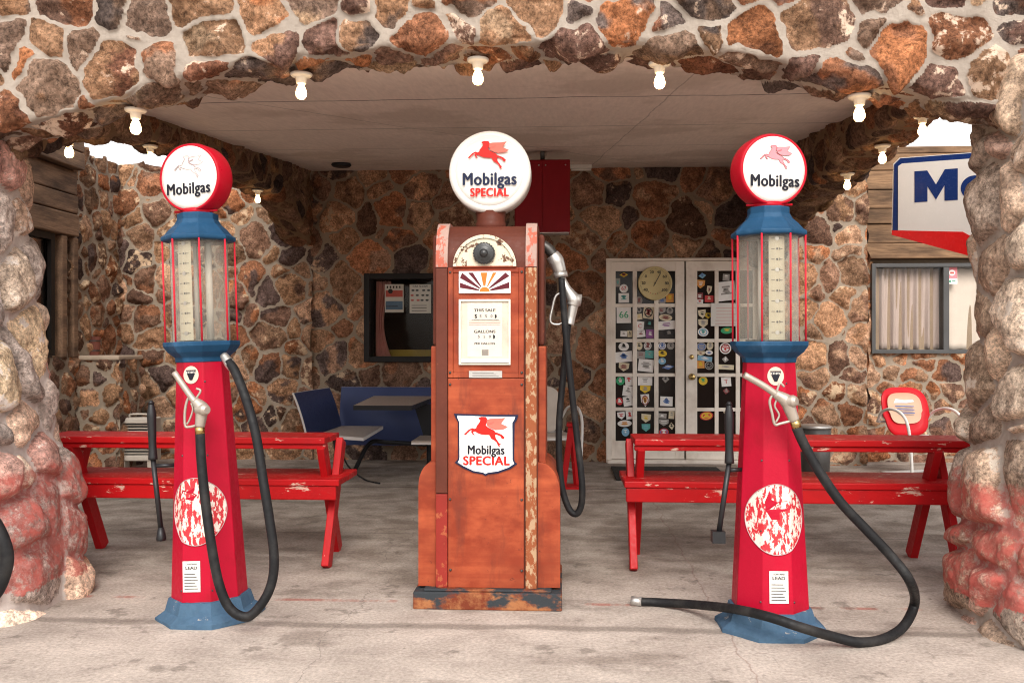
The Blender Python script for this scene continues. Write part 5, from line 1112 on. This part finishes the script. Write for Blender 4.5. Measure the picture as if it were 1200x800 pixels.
mb = MB(); t1, t2, t3, t4 = loc2(414, 7.75), loc2(482, 7.75), loc2(512, 9.2), loc2(438, 9.2)
mb.add([(*t1, .72), (*t2, .72), (*t3, .72), (*t4, .72), (*t1, .68), (*t2, .68), (*t3, .68), (*t4, .68)], [(0, 1, 2, 3)], 0); mb.add([(*t1, .719), (*t2, .719), (*t3, .719), (*t4, .719), (*t1, .68), (*t2, .68), (*t3, .68), (*t4, .68)], [(4, 5, 6, 7), (0, 1, 5, 4), (1, 2, 6, 5), (2, 3, 7, 6), (3, 0, 4, 7)], 1)
mb.build('table_top', [m_top, m_blk], r, fixn=False)
mx_, my_ = (t2[0] + t1[0]) / 2 + .12, 0
MB().prism([(mx_ + .02, .68), (mx_ + .24, .68), (mx_ + .20, .30), (mx_ + .14, .30)], -.35, -.30).tube([(mx_ + .17, -.32, .36), (mx_ + .17, -.32, .30), (mx_ - .25, -.2, .30), (mx_ - .45, -.12, .28), (mx_ - .6, -.1, .02)], .022, 10).tube([(mx_ + .17, -.32, .32), (mx_ + .17, -.32, .0)], .03, 10, curve=False).build('frame', m_blk, r)
mb = MB(); s1, s2 = loc2(482, 7.9), loc2(560, 8.9); mb.box(s1[0], s1[0] + .6, s1[1], s1[1] + .5, .385, .40).box(s1[0] + .001, s1[0] + .6, s1[1] - .004, s1[1] + .5, .370, .3845, 1).build('seat', [m_top, m_edge], r)
MB().tube([(*loc2(392, 8.3), .38), (*loc2(396, 8.3), .2), (*loc2(405, 8.25), .0)], .02, 10).build('leg', m_blk, r)
MB().tube([PY(402, 535, 8.4), PY(410, 548, 8.2), PF(428, 562, .01), PF(445, 566, .01)], .008, 8).build('floor_cable', m_rub); tag(bpy.data.objects['floor_cable'], 'thin black cable trailing on the floor below the booth seat', 'cable')

# ================================================================== SMALLER THINGS
# louvred heater
p = PF(161, 541); r = thing('louvred_heater', 'old white louvred heater on the floor by the stone wall', 'heater', (PY(163, 541, 8.95).x, 8.95, 0), R(4)); m_hw = paint('yellowed_white_metal', (.56, .50, .43), .5, var=.12, dirt=((.34, .27, .2), .5))
z0 = .08; W = .19; H = .43
frame_rect(MB(), -W, W, z0, z0 + H, -.09, .09, .055).box(-W + .04, W - .04, -.02, .08, z0 + .04, z0 + H - .04).build('housing', m_hw, r, bevel=.01)
mb = MB()
for k in range(10): zz = z0 + .075 + k * .0312; mb.box(-W + .056, W - .056, -.004, .004, -.007, .007, 0, MT((0, -.06, zz), rx=R(35)))
mb.build('louvre', m_hw, r); MB().box(-W + .042, W - .042, -.03, -.021, z0 + .042, z0 + H - .042).build('back_mesh', m_blk, r)
MB().tube([(-.09, 0, z0 + H), (-.085, 0, z0 + H + .03), (.085, 0, z0 + H + .03), (.09, 0, z0 + H)], .010, 8).build('handle', m_hw, r)
for s in (-1, 1): MB().box(s * W * .7 - .02, s * W * .7 + .02, -.08, .08, 0, z0).build('foot', m_hw, r)
# wooden bucket on the low wall
p = PY(106, 413, 9.1); r = thing('wooden_pail', 'reddish brown wooden pail standing on the low stone wall', 'pail', (p.x, 9.1, 1.136))
MB().lathe([(.085, 0), (.10, .19), (.09, .19), (.08, .02), (0, .02)], 20, smooth=False).build('staves', wood_mat('red_brown_wood', (.22, .06, .04, 1), (.34, .12, .08, 1), 'Z'), r)
MB().lathe([(.091, .04), (.092, .055)], 20, cap=False).lathe([(.099, .14), (.100, .155)], 20, cap=False).build('hoop', m_gun, r)
# red box under the ceiling
bx0, bx1 = PY(603, 225, 8.0).x, PY(668, 225, 8.0).x; zt_, zb_ = PY(640, 187, 8.0).z, PY(640, 272, 8.0).z
r = thing('red_ceiling_box', 'dark red metal box fixed under the porch ceiling behind the milky globe', 'metal box', ((bx0 + bx1) / 2, 8.0, zb_)); hw_ = (bx1 - bx0) / 2; hh_ = zt_ - zb_; m_dred = paint('dark_red_metal', (.22, .006, .012), .45, var=.2)
MB().box(-hw_, hw_, 0, .22, 0, hh_).build('cabinet', m_dred, r, bevel=.008)
MB().box(-hw_ + .01, -.003, -.006, .001, .01, hh_ - .01).box(.003, hw_ - .01, -.006, .001, .01, hh_ - .01).build('front_cover', m_dred, r, bevel=.002)
mb = MB()
for x in (-.03, .03, hw_ - .04): mb.lathe([(0, .004), (.006, .003), (.007, 0)], 8, M=MT((x, -.006, hh_ - .05), rx=PI / 2))
mb.build('screw', m_alu, r); MB().box(-hw_ + .02, hw_ - .01, .01, .2, -.006, -.0005).build('bottom_rim', m_alu, r)
MB().tube([(0, .1, hh_ - .01), (0, .1, hh_ + .2)], .02, 8, curve=False).build('hanger', m_gun, r)
p = PY(681, 188, 9.3); r = thing('strip_lamp', 'short unlit white strip lamp under the ceiling beside the red box', 'strip lamp', (p.x, 9.3, 3.02)); MB().box(-.11, .11, -.03, .03, .02, .058).build('housing', m_milk, r, bevel=.004); MB().tube([(-.10, 0, .01), (.10, 0, .01)], .013, 10, curve=False).build('tube', m_milk, r)
p = PY(400, 201, 8.9); zc = CZ0 + (8.9 - CY0) / (CY1 - CY0) * (CZ1 - CZ0)
r = thing('ceiling_vent', 'small round black vent under the porch ceiling near the corner', 'vent', (p.x, 8.9, zc)); MB().lathe([(.09, 0), (.10, -.02), (.085, -.035), (0, -.035)], 24).build('grille', m_blk, r)
# bin
p = PY(955, 545, 8.7); r = thing('metal_bin', 'dull galvanised bin with pale rim behind the right bench', 'bin', (p.x, 8.7, 0)); H = PY(955, 499, 8.7).z
MB().lathe([(.12, 0), (.13, .01), (.148, H - .02), (.14, H - .02), (.12, .03), (0, .03)], 32).build('body', paint('dull_galvanised', (.10, .095, .09), .45, metal=.5, var=.3), r); MB().lathe([(.142, H - .02), (.155, H - .015), (.157, H), (.13, H + .012), (0, H + .016)], 32).build('lid', m_alu, r)
# shell-back lawn chair
def lawn_chair(label, loc, rz, m_back, m_ins, inset=True):
    r = thing('metal_lawn_chair', label, 'lawn chair', loc, rz); w_, zb0, zt0 = .245, .37, .83
    def outline(k, sc): 
        a = 2 * PI * k / 40; c, s = math.cos(a), math.sin(a); n = 3.4; rr = (abs(c) ** n + abs(s) ** n) ** (-1 / n)
        return (w_ * sc * rr * c * (1 if s > -.2 else .92), (zb0 + zt0) / 2 + (zt0 - zb0) / 2 * sc * rr * s)
    def dep(x, z): return .19 + .28 * (z - zb0) + .5 * x * x * -1 * 1.2
    def sheet(mb, sc, off, mi, dz=0, sz=1):
        vs = [(0, dep(0, .6) + off, (zb0 + zt0) / 2 + dz)]; fs = []
        for j in range(1, 6):
            for k in range(40): x, z = outline(k, sc * j / 5); z = (zb0 + zt0) / 2 + (z - (zb0 + zt0) / 2) * sz + dz; vs.append((x, dep(x, z) + off - (.012 if (j == 5 and mi == 0) else 0), z))
        for k in range(40): fs.append((0, 1 + k, 1 + (k + 1) % 40))
        for j in range(4):
            for k in range(40): fs.append((1 + j * 40 + k, 1 + (j + 1) * 40 + k, 1 + (j + 1) * 40 + (k + 1) % 40, 1 + j * 40 + (k + 1) % 40))
        mb.add(vs, fs, mi, None, True)
    mb = MB(); sheet(mb, 1.0, 0, 0); bk = mb.build('backrest', m_back, r, fixn=False); md = bk.modifiers.new('t', 'SOLIDIFY'); md.thickness = .012; md.offset = -1
    if inset:
        mb = MB(); sheet(mb, .74, -.006, 0, .03, .86); o = mb.build('tan_panel', m_ins, bk, fixn=False)
        q = MB(); zz = .66; q.add([(x, dep(x, z) - .010, z) for x, z in ((-.10, zz + .02), (-.07, zz + .06), (.02, zz + .045), (.11, zz + .05), (.12, zz + .03), (.04, zz + .015), (-.06, zz + .02))], [tuple(range(7))], 0)
        for k in range(6):
            z = zz - .01 - .016 * k; q.add([(x, dep(x, zv) - .010, zv) for x, zv in ((-.09 + .01 * (k % 3), z), (.11 - .012 * (k % 2), z - .008), (.11 - .012 * (k % 2), z - .001), (-.09 + .01 * (k % 3), z + .007))], [(0, 1, 2, 3)], 1 if k % 2 else 2)
        q.build('worn_picture', [SC['white'], SC['grey'], SC['blue']], bk, fixn=False)
    mb = MB(); n = 12; vs = []; 
    for j in range(n + 1):
        for i in range(n + 1):
            u, v = i / n * 2 - 1, j / n; vs.append((u * .23 * (1 - .12 * (v > .9)), -.24 + v * .45, .385 - .02 * math.cos(u * 1.4) - .012 * v + (.0 if j else -.03)))
    mb.add(vs, [(j * (n + 1) + i, j * (n + 1) + i + 1, (j + 1) * (n + 1) + i + 1, (j + 1) * (n + 1) + i) for j in range(n) for i in range(n)], 0, None, True); st = mb.build('seat', m_back, r, fixn=False); md = st.modifiers.new('t', 'SOLIDIFY'); md.thickness = .01
    for s in (-1, 1):
        MB().tube([(s * .26, .28, .50), (s * .28, .18, .60), (s * .29, .02, .64), (s * .29, -.14, .61), (s * .285, -.235, .50), (s * .27, -.26, .25), (s * .26, -.25, .03), (s * .25, -.15, .015), (s * .24, .25, .015)], .014, 10, res=5).build('arm_and_leg_tube', paint('white_tube_paint', (.74, .71, .67), .4), r)
    MB().tube([(-.24, .25, .015), (.24, .25, .015)], .014, 10, curve=False).tube([(-.27, -.25, .34), (.27, -.25, .34)], .012, 8, curve=False).tube([(-.26, .24, .36), (.26, .24, .36)], .012, 8, curve=False).tube([(-.26, .28, .5), (.26, .28, .5)], .012, 8, curve=False).build('cross_tube', paint('white_tube_paint', (.74, .71, .67)), r)
    return r
lawn_chair('red shell back lawn chair with tan panel and white tube arms', (PY(1078, 403, 8.75).x, 8.75, 0), R(14), paint('chair_red', (.52, .012, .02), .35, var=.12), paint('tan_panel', (.62, .40, .28), .5, var=.1))
lawn_chair('white shell back lawn chair half hidden behind the orange pump', (PY(640, 403, 8.9).x, 8.9, 0), R(20), paint('chair_white', (.62, .55, .48), .45, var=.1), None, False)
# red stand beside it
p = PF(664, 572); r = thing('red_metal_stand', 'narrow red metal stand beside the hanging hose of the orange pump', 'stand', (p.x + .02, p.y, 0)); H = PD(664, 498, 7.87).z
MB().beam((-.05, 0, .01), (.02, 0, H), .035, .05).beam((.07, .12, .01), (.02, .06, H), .035, .05).build('leg', m_bredleg, r, bevel=.004); MB().box(-.08, .12, -.06, .16, 0, .02).build('foot_plate', m_bredleg, r); MB().box(-.02, .07, -.05, .12, H - .01, H + .02).build('top_plate', m_bredleg, r, bevel=.004)

# ================================================================== BIG SHIELD SIGN ON THE RIGHT
a = PY(1047, 192, 6.5); ang = R(-20)
r = thing('service_sign', 'large white enamel sign with thick navy lettering and red lower edge', 'sign', (a.x + .56, 6.5 - .2, 0), ang); I_ = inv(r)
sc = 1 / 163.0
def sxx(px): return (px - 1047) * sc - .60
def szz(py): return 1.25 + (403 - py) * sc
wd = 1.2
top = szz(200); bt_ = szz(277); low = szz(309)
SH = [(-wd / 2, bt_), (0, low), (wd / 2, bt_), (wd / 2, top + .015), (wd / 2 - .03, top + .05), (-wd / 2 + .05, top + .05), (-wd / 2 + .01, top + .01)]
m_en_w = paint('sign_white_enamel', (.78, .76, .73), .25, var=.04, chip=(.30, .15, .08), chip_at=.80, chip_scale=30, bmp=.03); m_en_b = paint('sign_navy_enamel', (.012, .035, .16), .25, var=.15, bmp=0); m_en_r = paint('sign_red_enamel', (.70, .015, .015), .25, bmp=0)
bdy = MB().prism([(x * 1.012, z + .006) for x, z in SH], .002, .05).build('sign_body', m_en_w, r)
MB().prism([(x, z) for x, z in SH], -.004, .001).build('navy_border', m_en_b, bdy)
MB().prism([(-wd / 2 + .035, bt_ + .01), (0, low + .05), (wd / 2 - .035, bt_ + .01), (wd / 2 - .035, top - .005), (wd / 2 - .06, top + .012), (-wd / 2 + .06, top + .012), (-wd / 2 + .035, top - .005)], -.012, -.0045).build('white_field', m_en_w, bdy)
MB().prism([(-wd / 2 - .006, bt_ + .022), (-.16, bt_ - .010), (0, low + .085), (.16, bt_ - .010), (wd / 2 + .006, bt_ + .028), (wd / 2 + .006, bt_ - .01), (0, low - .02), (-wd / 2 - .006, bt_ - .01)], -.016, -.0125).build('red_edge', m_en_r, bdy)
q = MB(); y0, y1 = -.0145, -.0122; H = .215; zB = szz(243) ; x = -wd / 2 + .14; wM = .27
q.prism([(x, zB), (x + .082, zB), (x + .082, zB + .105), (x + .135, zB + .01), (x + .188, zB + .105), (x + .188, zB), (x + wM, zB), (x + wM, zB + H), (x + .19, zB + H), (x + .135, zB + .115), (x + .08, zB + H), (x, zB + H)], y0, y1)
def ring(cx, cz, ro, ri, n=28):
    for k in range(n):
        a0, a1 = 2 * PI * k / n, 2 * PI * (k + 1) / n; q.add([(cx + ro * math.cos(a0), y0, cz + ro * math.sin(a0)), (cx + ro * math.cos(a1), y0, cz + ro * math.sin(a1)), (cx + ri * math.cos(a1), y0, cz + ri * math.sin(a1)), (cx + ri * math.cos(a0), y0, cz + ri * math.sin(a0))], [(0, 1, 2, 3)])
x += wM + .02 + .08; ring(x, zB + .078, .082, .028); x += .10
q.prism(rect(x, x + .055, zB, zB + H), y0, y1); ring(x + .10, zB + .078, .082, .028); x += .20
q.prism(rect(x, x + .058, zB, zB + .155), y0, y1); q.prism(disc(x + .029, zB + .188, .03), y0, y1); x += .078
q.prism(rect(x, x + .058, zB, zB + H), y0, y1); q.build('lettering', m_en_b, bdy, fixn=False)
q = MB(); pegasus(q, .02, zB - .115, .20, -.0135, 0, 0); q.build('winged_horse_emblem', m_en_r, bdy, fixn=False)
MB().tube([(.12, .09, 0), (.12, .09, top + .02)], .035, 14, curve=False).build('post', m_gun, r)
MB().box(.05, .19, .05, .09, bt_ + .1, bt_ + .14).box(.05, .19, .05, .09, top - .12, top - .08).build('bracket', m_gun, r)
